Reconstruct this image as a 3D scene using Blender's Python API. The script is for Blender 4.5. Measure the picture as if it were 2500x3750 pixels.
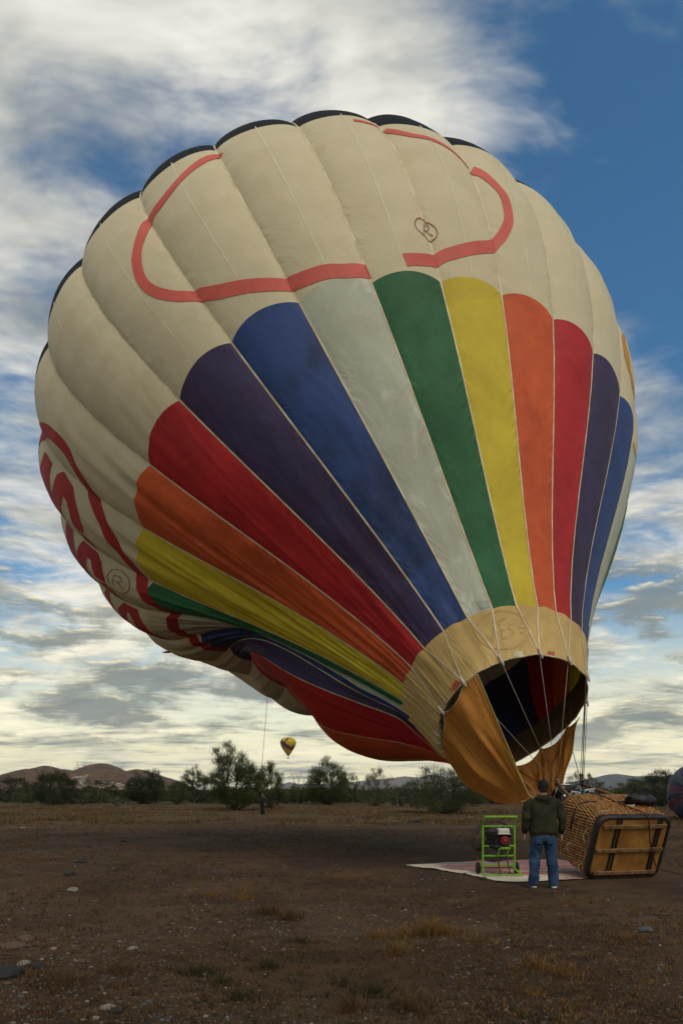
import bpy, bmesh, math, random
import numpy as np
from mathutils import Vector, Matrix
for o in list(bpy.data.objects): bpy.data.objects.remove(o)
R = math.radians
sc = bpy.context.scene
col = sc.collection
# ------------------------------------------------------------------ camera
CAMH = 1.62
cd = bpy.data.cameras.new('camera'); cam = bpy.data.objects.new('camera', cd); col.objects.link(cam)
cam.location = (0, 0, CAMH); cam.rotation_euler = (R(90), 0, 0)
cd.sensor_fit = 'VERTICAL'; cd.sensor_height = 36; cd.lens = 24.0
cd.shift_y = (2895 - 1875) / 3750.0
cd.clip_end = 40000; cd.clip_start = 0.05
sc.camera = cam
# ------------------------------------------------------------------ light
SUN_EL, SUN_AZ = 50, 155          # azimuth clockwise from +Y (right and slightly behind the viewer)
sd = Vector((math.cos(R(SUN_EL)) * math.sin(R(SUN_AZ)), math.cos(R(SUN_EL)) * math.cos(R(SUN_AZ)), math.sin(R(SUN_EL))))
sl = bpy.data.lights.new('sun', 'SUN'); sl.energy = 1.4; sl.angle = R(45); sl.color = (1.0, 0.87, 0.68)
so = bpy.data.objects.new('sun', sl); col.objects.link(so)
so.rotation_euler = sd.to_track_quat('Z', 'Y').to_euler()
sc.view_settings.view_transform = 'Standard'; sc.view_settings.look = 'None'
sc.view_settings.exposure = 0.32; sc.view_settings.gamma = 1.0; sc.view_settings.use_curve_mapping = False

class NT:
    """small node helper"""
    def __init__(s, tree): s.t = tree; s.n = tree.nodes; s.l = tree.links
    def _in(s, sock, v):
        if isinstance(v, bpy.types.NodeSocket): s.l.new(v, sock)
        elif v is not None: sock.default_value = v
    def math(s, op, a, b=None, c=None, clamp=False):
        m = s.n.new('ShaderNodeMath'); m.operation = op; m.use_clamp = clamp
        s._in(m.inputs[0], a); s._in(m.inputs[1], b)
        if c is not None: s._in(m.inputs[2], c)
        return m.outputs[0]
    def mix(s, f, a, b, blend='MIX'):
        m = s.n.new('ShaderNodeMix'); m.data_type = 'RGBA'; m.blend_type = blend
        s._in(m.inputs[0], f)
        for i, v in ((6, a), (7, b)):
            if isinstance(v, tuple) and len(v) == 3: v = (*v, 1)
            s._in(m.inputs[i], v)
        return m.outputs[2]
    def noise(s, vec, scale, detail=4, rough=.55, dist=0., out=0, w=None):
        m = s.n.new('ShaderNodeTexNoise')
        if w is not None: m.noise_dimensions = '4D'; m.inputs['W'].default_value = w
        s._in(m.inputs['Vector'], vec); m.inputs['Scale'].default_value = scale; m.inputs['Detail'].default_value = detail
        m.inputs['Roughness'].default_value = rough; m.inputs['Distortion'].default_value = dist
        return m.outputs[out]
    def vor(s, vec, scale, feat='F1', out=0):
        m = s.n.new('ShaderNodeTexVoronoi'); m.feature = feat; s._in(m.inputs['Vector'], vec); m.inputs['Scale'].default_value = scale
        return m.outputs[out]
    def ramp(s, f, a, b):
        m = s.n.new('ShaderNodeMapRange'); m.interpolation_type = 'SMOOTHSTEP'; s._in(m.inputs[0], f)
        s._in(m.inputs[1], a); s._in(m.inputs[2], b); return m.outputs[0]
    def comb(s, x, y, z):
        m = s.n.new('ShaderNodeCombineXYZ'); s._in(m.inputs[0], x); s._in(m.inputs[1], y); s._in(m.inputs[2], z); return m.outputs[0]
    def sep(s, v):
        m = s.n.new('ShaderNodeSeparateXYZ'); s._in(m.inputs[0], v); return m.outputs
    def mapping(s, v, loc=(0, 0, 0), scale=(1, 1, 1), rot=(0, 0, 0)):
        m = s.n.new('ShaderNodeMapping'); s._in(m.inputs[0], v); m.inputs[1].default_value = loc; m.inputs[2].default_value = rot; m.inputs[3].default_value = scale; return m.outputs[0]

# ------------------------------------------------------------------ sky
w = bpy.data.worlds.new('World'); sc.world = w; w.use_nodes = True
g = NT(w.node_tree); g.n.clear()
sky = g.n.new('ShaderNodeTexSky'); sky.sky_type = 'NISHITA'; sky.sun_disc = False
sky.sun_elevation = R(SUN_EL); sky.sun_rotation = R(SUN_AZ); sky.altitude = 500; sky.dust_density = 1.2; sky.ozone_density = 2.5
tc = g.n.new('ShaderNodeTexCoord')
D = tc.outputs['Generated']
dx, dy, dz = g.sep(D)
zc_ = g.math('MAXIMUM', dz, 0.0)
den = g.math('ADD', zc_, 0.13)
px = g.math('DIVIDE', dx, den); py = g.math('DIVIDE', dy, den)
P = g.comb(px, py, 0.0)
# clear air: Nishita, deepened towards blue, paling to cream at the horizon
base = g.mix(1.0, sky.outputs[0], (0.44, 0.84, 0.95), 'MULTIPLY')
hz = g.ramp(dz, 0.30, 0.0)
base = g.mix(g.math('MULTIPLY', hz, 0.94), base, (10.0, 8.9, 5.3))
# opening in the cloud deck towards the right
def lobe(d, a0, a1):
    v = Vector(d).normalized(); m = g.n.new('ShaderNodeVectorMath'); m.operation = 'DOT_PRODUCT'
    nv = g.n.new('ShaderNodeVectorMath'); nv.operation = 'NORMALIZE'; g.l.new(D, nv.inputs[0])
    g.l.new(nv.outputs[0], m.inputs[0]); m.inputs[1].default_value = v
    return g.ramp(m.outputs['Value'], math.cos(R(a0)), math.cos(R(a1)))
hole = lobe((0.74, 1.0, 1.36), 24, 9)
thick = lobe((-0.22, 1.0, 1.05), 34, 8)
warp = g.noise(P, 1.6, 2, .5, 0, 1)
wv_ = g.n.new('ShaderNodeVectorMath'); wv_.operation = 'MULTIPLY_ADD'; g.l.new(warp, wv_.inputs[0]); wv_.inputs[1].default_value = (.35, .35, 0); g.l.new(P, wv_.inputs[2])
Pw = wv_.outputs[0]
n1 = g.noise(g.mapping(Pw, (5.3, 1.1, 0), (1, 1, 1), (0, 0, R(25))), 1.55, 6, .58)
n2 = g.noise(g.mapping(Pw, (9.4, 2.2, 4), (1.0, 1.9, 1), (0, 0, R(-38))), 2.6, 5, .62)
cov = g.math('ADD', g.math('MULTIPLY', n1, .58), g.math('MULTIPLY', n2, .54))
cov = g.math('SUBTRACT', cov, g.math('MULTIPLY', hole, .30))
cov = g.math('ADD', cov, g.math('MULTIPLY', thick, .10))
dens = g.ramp(cov, .45, .67)
# thick parts turn grey, lit edges stay white
n3 = g.noise(g.mapping(Pw, (4.4, 6.2, 1)), 1.3, 4, .6)
n3b = g.noise(g.mapping(Pw, (1.4, 3.2, 1), (1.0, 2.0, 1), (0, 0, R(-30))), 3.4, 4, .6)
sh = g.ramp(g.math('ADD', g.math('ADD', g.math('MULTIPLY', n3, .6), g.math('MULTIPLY', n3b, .4)), g.math('MULTIPLY', thick, .03)), .36, .63)
lowk = g.ramp(dz, .34, .08)
lit = g.mix(lowk, (7.8, 7.5, 6.6), (9.8, 9.0, 6.6))
dark = g.mix(lowk, (1.9, 2.2, 2.35), (1.6, 1.9, 1.85))
cl = g.mix(sh, dark, lit)
skyc = g.mix(g.math('MULTIPLY', dens, .94), base, cl)
# low bands of cloud above the horizon, lit along their upper rims
def bandn(off): return g.noise(g.mapping(D, (1.7, .4, off), (3.0, 3.0, 11.5)), 2.3, 6, .58, .2)
n4 = bandn(0.); n5 = bandn(.05)
band = g.math('MULTIPLY', g.ramp(n4, .47, .60), g.math('MULTIPLY', g.ramp(dz, .03, .09), g.ramp(dz, .46, .20)))
rim = g.math('MULTIPLY', g.ramp(g.math('SUBTRACT', n4, n5), .0, .11), g.ramp(n4, .66, .54))
bc = g.mix(rim, (1.8, 2.05, 1.95), (9.5, 8.2, 5.2))
skyc = g.mix(g.math('MULTIPLY', band, .88), skyc, bc)
bg = g.n.new('ShaderNodeBackground'); bg.inputs[1].default_value = 0.1; g.l.new(skyc, bg.inputs[0])
wo = g.n.new('ShaderNodeOutputWorld'); g.l.new(bg.outputs[0], wo.inputs[0])
w.cycles.sampling_method = 'MANUAL'; w.cycles.sample_map_resolution = 512
# ------------------------------------------------------------------ helpers
rng = random.Random(7)
MATS = {}
def mat(name, c, rough=.7, c2=None, scale=6., bump=0., bscale=40., metal=0., spec=.3, detail=5, lo=.35, hi=.68, coat=0.):
    if name in MATS: return MATS[name]
    m = bpy.data.materials.new(name); m.use_nodes = True
    h = NT(m.node_tree); b = h.n['Principled BSDF']
    t = h.n.new('ShaderNodeTexCoord').outputs['Object']
    c2 = c2 or tuple(v * .62 for v in c)
    f = h.ramp(h.noise(t, scale, detail, .6), lo, hi)
    h.l.new(h.mix(f, tuple(c2), tuple(c)), b.inputs['Base Color'])
    b.inputs['Roughness'].default_value = rough; b.inputs['Metallic'].default_value = metal
    b.inputs['Specular IOR Level'].default_value = spec; b.inputs['Coat Weight'].default_value = coat
    if bump:
        bp = h.n.new('ShaderNodeBump'); bp.inputs['Strength'].default_value = bump; bp.inputs['Distance'].default_value = .02
        h.l.new(h.noise(t, bscale, 4, .6), bp.inputs['Height']); h.l.new(bp.outputs[0], b.inputs['Normal'])
    MATS[name] = m; return m
def leafmat(name, c, c2, scale=1.2):
    m = mat(name, c, .75, c2, scale, spec=.15)
    h = NT(m.node_tree); b = h.n['Principled BSDF']; src = b.inputs['Base Color'].links[0].from_socket
    tr = h.n.new('ShaderNodeBsdfTranslucent'); h.l.new(src, tr.inputs[0])
    mx = h.n.new('ShaderNodeMixShader'); mx.inputs[0].default_value = .3
    h.l.new(b.outputs[0], mx.inputs[1]); h.l.new(tr.outputs[0], mx.inputs[2])
    h.l.new(mx.outputs[0], h.n['Material Output'].inputs[0]); return m
def fabric(name, c, dirt=.25, dirtc=None, wr=1.0, streak=0.0, rough=.62, trans=.12):
    """balloon cloth: faded, smoke-stained, with small puckers running in from the load tapes (UV: x across the gore, y along it in metres)"""
    if name in MATS: return MATS[name]
    m = bpy.data.materials.new(name); m.use_nodes = True
    h = NT(m.node_tree); b = h.n['Principled BSDF']
    tcn = h.n.new('ShaderNodeTexCoord'); uv = tcn.outputs['UV']; ob = tcn.outputs['Object']
    u, v, _ = h.sep(uv)
    big = h.ramp(h.noise(ob, .62, 6, .66, .6), .36, .68)
    fine = h.noise(ob, 3.2, 6, .65)
    c2 = dirtc or tuple(x * .52 for x in c)
    f = h.math('MULTIPLY', big, dirt * 1.6, clamp=True)
    colr = h.mix(f, tuple(c), c2)
    colr = h.mix(h.math('MULTIPLY', h.ramp(fine, .40, .75), dirt * .55), colr, tuple(min(1, x * 1.25 + .02) for x in c))
    if streak:
        st = h.ramp(h.noise(h.mapping(ob, (0, 0, 0), (1.2, 1.2, .8)), 1.1, 7, .68, .9, w=2.2), .52, .66)
        colr = h.mix(h.math('MULTIPLY', st, streak), colr, (.80, .80, .74))
    h.l.new(colr, b.inputs['Base Color'])
    b.inputs['Roughness'].default_value = rough; b.inputs['Specular IOR Level'].default_value = .28
    # puckers: short ripples leaving both load tapes, fading towards the middle of the gore
    eu = h.math('ABSOLUTE', h.math('SUBTRACT', u, .5))
    skew = h.math('ADD', v, h.math('MULTIPLY', eu, -.9))
    rip = h.noise(h.comb(h.math('MULTIPLY', u, 2.0), h.math('MULTIPLY', skew, 7.5), 0.), 1.0, 3, .5)
    gate = h.ramp(h.noise(h.comb(h.math('MULTIPLY', u, 1.5), h.math('MULTIPLY', v, .7), 3.3), 1.0, 3, .6), .38, .66)
    edge = h.math('POWER', h.math('MULTIPLY', eu, 2.0), 2.2)
    h1 = h.math('MULTIPLY', rip, h.math('MULTIPLY', edge, gate))
    soft = h.noise(h.comb(h.math('MULTIPLY', u, 2.), h.math('MULTIPLY', v, 1.1), 8.), 1.0, 4, .55)
    hh = h.math('ADD', h.math('MULTIPLY', h1, .075 * wr), h.math('MULTIPLY', soft, .030))
    bp = h.n.new('ShaderNodeBump'); bp.inputs['Strength'].default_value = .85; bp.inputs['Distance'].default_value = 1.0
    h.l.new(hh, bp.inputs['Height']); h.l.new(bp.outputs[0], b.inputs['Normal'])
    tr = h.n.new('ShaderNodeBsdfTranslucent'); h.l.new(colr, tr.inputs[0]); h.l.new(bp.outputs[0], tr.inputs['Normal'])
    mx = h.n.new('ShaderNodeMixShader'); mx.inputs[0].default_value = trans
    h.l.new(b.outputs[0], mx.inputs[1]); h.l.new(tr.outputs[0], mx.inputs[2]); h.l.new(mx.outputs[0], h.n['Material Output'].inputs[0])
    MATS[name] = m; return m

def tag(o, label=None, cat=None, group=None, kind=None):
    if label: o['label'] = label
    if cat: o['category'] = cat
    if group: o['group'] = group
    if kind: o['kind'] = kind
    return o
def empty(name, loc=(0, 0, 0), rz=0.):
    o = bpy.data.objects.new(name, None); col.objects.link(o); o.location = loc; o.rotation_euler = (0, 0, rz); o.empty_display_size = .1; return o
def link(name, me, parent=None, m=None):
    o = bpy.data.objects.new(name, me); col.objects.link(o)
    if m and not me.materials: me.materials.append(m)
    if parent: o.parent = parent
    return o
def copy_tree(o, parent=None):
    c = o.copy(); col.objects.link(c); c.parent = parent
    for ch in list(o.children): copy_tree(ch, c)
    return c

class MB:
    def __init__(s): s.v = []; s.f = []; s.mi = []; s.uv = None; s.M = None
    def add(s, vs, fs, mi=0):
        k = len(s.v)
        s.v += [tuple(s.M @ Vector(p)) if s.M is not None else tuple(p) for p in vs]
        s.f += [tuple(i + k for i in f) for f in fs]; s.mi += [mi] * len(fs); return s
    def box(s, c, d, rot=None, taper=1., mi=0):
        x, y, z = d[0] / 2, d[1] / 2, d[2] / 2
        vs = [Vector((sx * x * (taper if sz > 0 else 1), sy * y * (taper if sz > 0 else 1), sz * z)) for sz in (-1, 1) for sx, sy in ((-1, -1), (1, -1), (1, 1), (-1, 1))]
        if rot is not None: vs = [rot @ p for p in vs]
        c = Vector(c)
        return s.add([p + c for p in vs], [(3, 2, 1, 0), (4, 5, 6, 7), (0, 1, 5, 4), (1, 2, 6, 5), (2, 3, 7, 6), (3, 0, 4, 7)], mi)
    def rbox(s, c, d, bev=.01, rot=None, seg=2, mi=0):
        bm = bmesh.new(); bmesh.ops.create_cube(bm, size=1)
        for q in bm.verts: q.co = Vector((q.co.x * d[0], q.co.y * d[1], q.co.z * d[2]))
        bmesh.ops.bevel(bm, geom=bm.edges[:], offset=bev, segments=seg, affect='EDGES', profile=.5)
        c = Vector(c); bm.verts.index_update()
        vs = [(rot @ q.co if rot is not None else q.co) + c for q in bm.verts]
        s.add(vs, [tuple(q.index for q in f.verts) for f in bm.faces], mi); bm.free(); return s
    def tube(s, pts, r, n=8, cap=True, closed=False, mi=0, flat=1.):
        pts = [Vector(p) for p in pts]; m = len(pts)
        rs = r if isinstance(r, (list, tuple)) else [r] * m
        vs = []; prev = None
        for i, p in enumerate(pts):
            a = pts[(i - 1) % m] if (i or closed) else p; b = pts[(i + 1) % m] if (i < m - 1 or closed) else p
            t = (b - a).normalized() if (b - a).length > 1e-9 else Vector((0, 0, 1))
            if prev is None:
                q = Vector((0, 0, 1)) if abs(t.z) < .9 else Vector((1, 0, 0)); x = t.cross(q).normalized()
            else:
                x = (prev - t * prev.dot(t)); x = x.normalized() if x.length > 1e-6 else t.orthogonal().normalized()
            y = t.cross(x); prev = x
            for j in range(n):
                an = 2 * math.pi * j / n; vs.append(p + (x * math.cos(an) + y * math.sin(an) * flat) * rs[i])
        fs = []
        for i in range(m if closed else m - 1):
            i2 = (i + 1) % m
            for j in range(n): fs.append((i * n + j, i * n + (j + 1) % n, i2 * n + (j + 1) % n, i2 * n + j))
        if cap and not closed: fs += [tuple(range(n - 1, -1, -1)), tuple((m - 1) * n + j for j in range(n))]
        return s.add(vs, fs, mi)
    def loft(s, rings, cap=True, mi=0):
        n = len(rings[0]); vs = [p for r in rings for p in r]; fs = []
        for i in range(len(rings) - 1):
            for j in range(n): fs.append((i * n + j, i * n + (j + 1) % n, (i + 1) * n + (j + 1) % n, (i + 1) * n + j))
        if cap: fs += [tuple(range(n - 1, -1, -1)), tuple((len(rings) - 1) * n + j for j in range(n))]
        return s.add(vs, fs, mi)
    def lathe(s, prof, n=24, axis=None, mi=0):
        rings = [[Vector((r * math.cos(2 * math.pi * j / n), r * math.sin(2 * math.pi * j / n), z)) for j in range(n)] for r, z in prof]
        if axis is not None: rings = [[axis @ p for p in r] for r in rings]
        return s.loft(rings, True, mi)
    def ball(s, c, d, n=12, m=8, rot=None, mi=0):
        rings = []
        for i in range(1, m):
            a = math.pi * i / m
            rings.append([Vector((d[0] / 2 * math.sin(a) * math.cos(2 * math.pi * j / n), d[1] / 2 * math.sin(a) * math.sin(2 * math.pi * j / n), -d[2] / 2 * math.cos(a))) for j in range(n)])
        rings = [[(rot @ p if rot is not None else p) + Vector(c) for p in r] for r in rings]
        return s.loft(rings, True, mi)
    def build(s, name, m, parent=None, smooth=False, noise=0., nscale=5.):
        me = bpy.data.meshes.new(name); me.from_pydata(s.v, [], s.f)
        for q in (m if isinstance(m, (list, tuple)) else [m]):
            if q: me.materials.append(q)
        if any(s.mi): me.polygons.foreach_set('material_index', s.mi)
        if smooth: me.polygons.foreach_set('use_smooth', [True] * len(s.f))
        me.update(); return link(name, me, parent)
def grid_mesh(name, P, uv=None, smooth=True, closed=False):
    """P: (a,b,3) array -> quad sheet with UVs"""
    a, b = P.shape[:2]
    idx = np.arange(a * b).reshape(a, b)
    q = np.stack([idx[:-1, :-1], idx[1:, :-1], idx[1:, 1:], idx[:-1, 1:]], -1).reshape(-1, 4)
    me = bpy.data.meshes.new(name); me.from_pydata(P.reshape(-1, 3).tolist(), [], q.tolist())
    if uv is not None:
        ul = me.uv_layers.new(name='UVMap'); fl = uv.reshape(-1, 2)[q.reshape(-1)]
        ul.data.foreach_set('uv', fl.astype(np.float32).ravel())
    if smooth: me.polygons.foreach_set('use_smooth', [True] * len(q))
    me.update(); return me
def vnoise(x, y, seed=0):
    """2-D value noise, numpy"""
    x = np.asarray(x, float); y = np.asarray(y, float)
    xi = np.floor(x).astype(np.int64); yi = np.floor(y).astype(np.int64); fx = x - xi; fy = y - yi
    fx = fx * fx * (3 - 2 * fx); fy = fy * fy * (3 - 2 * fy)
    def hsh(a, b):
        n = (a * 374761393 + b * 668265263 + seed * 982451653) & 0x7fffffff
        n = ((n ^ (n >> 13)) * 1274126177) & 0x7fffffff
        return ((n ^ (n >> 16)) & 0xffff) / 65535.0
    return (hsh(xi, yi) * (1 - fx) + hsh(xi + 1, yi) * fx) * (1 - fy) + (hsh(xi, yi + 1) * (1 - fx) + hsh(xi + 1, yi + 1) * fx) * fy
def fbm(x, y, seed=0, oct=4):
    s = 0; a = .5
    for i in range(oct): s = s + a * vnoise(x * 2 ** i, y * 2 ** i, seed + i); a *= .5
    return s
def at(x, y, d):
    """a point d metres in front of the viewer, from its bearing in the photograph"""
    return Vector(((x - 1250) / 2500 * d, d, CAMH + (2895 - y) / 2500 * d))

# ------------------------------------------------------------------ ground
def gz(x, y):
    x = np.asarray(x, float); y = np.asarray(y, float)
    t = np.clip((y - 17) / 33, 0, 1); t = t * t * (3 - 2 * t)
    dist = np.hypot(x, y)
    z = -.30 * t
    near = np.clip(1 - dist / 400, 0, 1)
    z = z + near * (.05 * (fbm(x * .22 + 40, y * .22 + 9, 3) - .47) + .03 * (fbm(x * 1.1 + 7, y * 1.1, 5) - .47)) * np.where((y > 10.6) & (y < 16.5) & (x > .8) & (x < 7), .25, 1)
    return z
ax = np.linspace(-1, 1, 281); xs = 2.6 * np.sinh(ax * math.asinh(11000 / 2.6))
ay = np.linspace(0, 1, 321); u0 = -math.asinh(60 / 2.6); u1 = math.asinh(14000 / 2.6); ys = 7 + 2.6 * np.sinh(u0 + (u1 - u0) * ay)
X, Y = np.meshgrid(xs, ys, indexing='ij')
me = grid_mesh('ground', np.stack([X, Y, gz(X, Y)], -1))
m = bpy.data.materials.new('desert_soil'); m.use_nodes = True; h = NT(m.node_tree); b = h.n['Principled BSDF']
t = h.n.new('ShaderNodeTexCoord').outputs['Object']
gx, gy, _z = h.sep(t)
soil = h.mix(h.ramp(h.noise(t, .35, 6, .62, .5), .36, .66), (.050, .029, .017), (.094, .055, .030))
soil = h.mix(h.math('MULTIPLY', h.ramp(h.noise(t, 2.3, 6, .7), .45, .72), .7), soil, (.034, .022, .015))
olive = h.ramp(h.noise(t, .22, 5, .65, .8, w=3.), .52, .70)
soil = h.mix(h.math('MULTIPLY', olive, .55), soil, (.046, .044, .018))
peb = h.vor(t, 34., 'F1', 0); pc = h.vor(t, 34., 'F1', 1)
pm = h.math('MULTIPLY', h.ramp(peb, .34, .20), h.ramp(h.sep(pc)[0], .72, .84))
soil = h.mix(h.math('MULTIPLY', pm, .8), soil, h.mix(h.sep(pc)[1], (.06, .045, .035), (.17, .13, .10)))
wob = h.math('ADD', h.math('SUBTRACT', gy, h.math('MULTIPLY', gx, .16)), h.math('MULTIPLY', h.noise(t, .18, 3, .5), 2.6))
for c0 in (9.2, 10.9, 17.5, 19.3):
    tk = h.ramp(h.math('ABSOLUTE', h.math('SUBTRACT', wob, c0)), .26, .08)
    tk = h.math('MULTIPLY', tk, h.ramp(h.noise(t, 1.4, 5, .7), .36, .60))
    soil = h.mix(h.math('MULTIPLY', tk, .45), soil, (.105, .068, .042))
dry = h.math('MULTIPLY', h.ramp(h.noise(h.mapping(t, (0, 0, 0), (.10, .30, .3)), 1.0, 6, .65, .6), .42, .62), h.ramp(gy, 16., 42.))
soil = h.mix(h.math('MULTIPLY', dry, .85), soil, (.105, .066, .030))
far = h.ramp(gy, 75., 160.)
soil = h.mix(far, soil, h.mix(h.ramp(h.noise(t, .03, 5, .6), .4, .6), (.030, .036, .016), (.075, .062, .032)))
h.l.new(soil, b.inputs['Base Color']); b.inputs['Roughness'].default_value = .95; b.inputs['Specular IOR Level'].default_value = .08
hh = h.math('ADD', h.math('MULTIPLY', h.noise(t, 9., 8, .7), .06), h.math('MULTIPLY', h.ramp(peb, .5, .1), .012))
bp = h.n.new('ShaderNodeBump'); bp.inputs['Strength'].default_value = .9; bp.inputs['Distance'].default_value = .8
h.l.new(hh, bp.inputs['Height']); h.l.new(bp.outputs[0], b.inputs['Normal'])
tag(link('ground', me, None, m), 'dark brown gravelly desert soil of the launch field', 'ground', kind='structure')

# ------------------------------------------------------------------ hills
def hills(name, label, dist, prof, depth, c, c2, seed, rough=14., nx=150, ny=40):
    pr = sorted(prof); x0, x1 = pr[0][0], pr[-1][0]
    xp = np.linspace(x0, x1, nx); hgt = np.interp(xp, [p[0] for p in pr], [p[1] for p in pr])
    f = np.linspace(-1, 1, ny)
    XX, FF = np.meshgrid(xp, f, indexing='ij')
    Yd = dist + FF * depth
    Xw = (XX - 1250) / 2500 * dist
    H = np.maximum(0, (2895 - np.interp(XX, [p[0] for p in pr], [p[1] for p in pr]))) / 2500 * dist
    bell = np.cos(FF * math.pi / 2) ** 1.15
    nz = fbm(Xw / (depth * .5) + seed, Yd / (depth * .5), seed, 6) - .48
    ridge = np.abs(fbm(Xw / (depth * .28) + seed * 2, Yd / (depth * .6), seed + 9, 5) - .47)
    nzp = 1 + .10 * (fbm(Xw / (depth * .16), 0 * Xw + seed, seed + 3, 4) - .47); H = H * nzp
    Z = H * bell + H * bell * (nz * 1.0 * (1 - bell) - ridge * 2.6 * (1 - bell ** 3)) - 6
    me = grid_mesh(name, np.stack([Xw + 0 * Yd, Yd, Z], -1))
    mm = mat(name + label[:9].replace(' ', '_') + '_rock', c, .95, c2, .035 * 3000 / dist, bump=0, spec=.05, detail=8)
    return tag(link(name, me, None, mm), label, 'hills', kind='structure')
V = 2500 / 1568.
hills('hills', 'brown rocky desert hills with houses at their foot', 2300,
      [(x * V, y * V) for x, y in ((14, 1816), (38, 1781), (60, 1765), (85, 1757), (108, 1752), (122, 1757), (134, 1763), (150, 1763), (165, 1766), (185, 1765), (205, 1757), (228, 1750), (243, 1750), (258, 1754), (275, 1762), (295, 1768), (306, 1764), (318, 1762), (334, 1765), (360, 1774), (385, 1782), (410, 1792), (440, 1805))], 420, (.145, .076, .034), (.050, .031, .018), 3)
hills('hills', 'pale rosy mountain range far behind the bushes', 9000,
      [(560 * V, 1812), (1020, 2876), (1062, 2862), (1090, 2870), (1180, 2868), (1290, 2862), (1370, 2852), (1440, 2846), (1480, 2840), (1530, 2846), (1580, 2832), (1625, 2842), (1700, 2852), (1800, 2872), (1850, 2895)][1:], 1500, (.16, .11, .085), (.10, .075, .06), 12)
hills('hills', 'blue distant mountain ridge behind the basket', 8000,
      [(1950, 2890), (2050, 2872), (2150, 2850), (2190, 2844), (2225, 2836), (2250, 2833), (2275, 2838), (2310, 2842), (2360, 2839), (2420, 2842), (2500, 2850), (2620, 2862), (2750, 2890)], 1400, (.06, .06, .055), (.035, .035, .03), 21)
hills('hills', 'dark near hill rising behind the right bushes', 1500,
      [(2330, 2890), (2370, 2862), (2420, 2836), (2465, 2824), (2510, 2820), (2600, 2830), (2720, 2870), (2800, 2892)], 300, (.05, .042, .030), (.028, .026, .018), 31)
# ------------------------------------------------------------------ the tilted hot air balloon
EM = np.array([3.38045, 14.00141, 3.07499]); EAZ, EEL, PH0 = -0.4073012, 0.8829200, 1.1009026
Z1, Z2, Z3, ZE, ZC = 0.919274, 5.891027, 9.940827, 9.224851, 14.613206
ZK = np.linspace(0, ZE, 15); RK = np.array([1.677, 1.991, 2.37, 2.828, 3.346, 3.904, 4.481, 5.058, 5.614, 6.129, 6.584, 6.96, 7.244, 7.425, 7.488])
BB = [3.97456, -2.85117, -3.35416, 3.86155, -.027756, -.006848, .142015, .056253, -.075857, .005105, -.018758, .034264, .078604, .007761, -.02652, -.080938]
EA = np.array([np.cos(EEL) * np.sin(EAZ), np.cos(EEL) * np.cos(EAZ), np.sin(EEL)])
EU = np.cross([0, 0, 1.], EA); EU /= np.linalg.norm(EU); EV = np.cross(EA, EU)
def zof(s): return np.where(s < 1, s * ZE, ZE + (ZC - ZE) * np.sin(np.clip(s - 1, 0, 1) * np.pi / 2))
S1, S2, S3 = Z1 / ZE, Z2 / ZE, 1 + np.arcsin((Z3 - ZE) / (ZC - ZE)) * 2 / np.pi
def smst(a, b, x):
    t = np.clip((x - a) / (b - a), 0, 1); return t * t * (3 - 2 * t)
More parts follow.
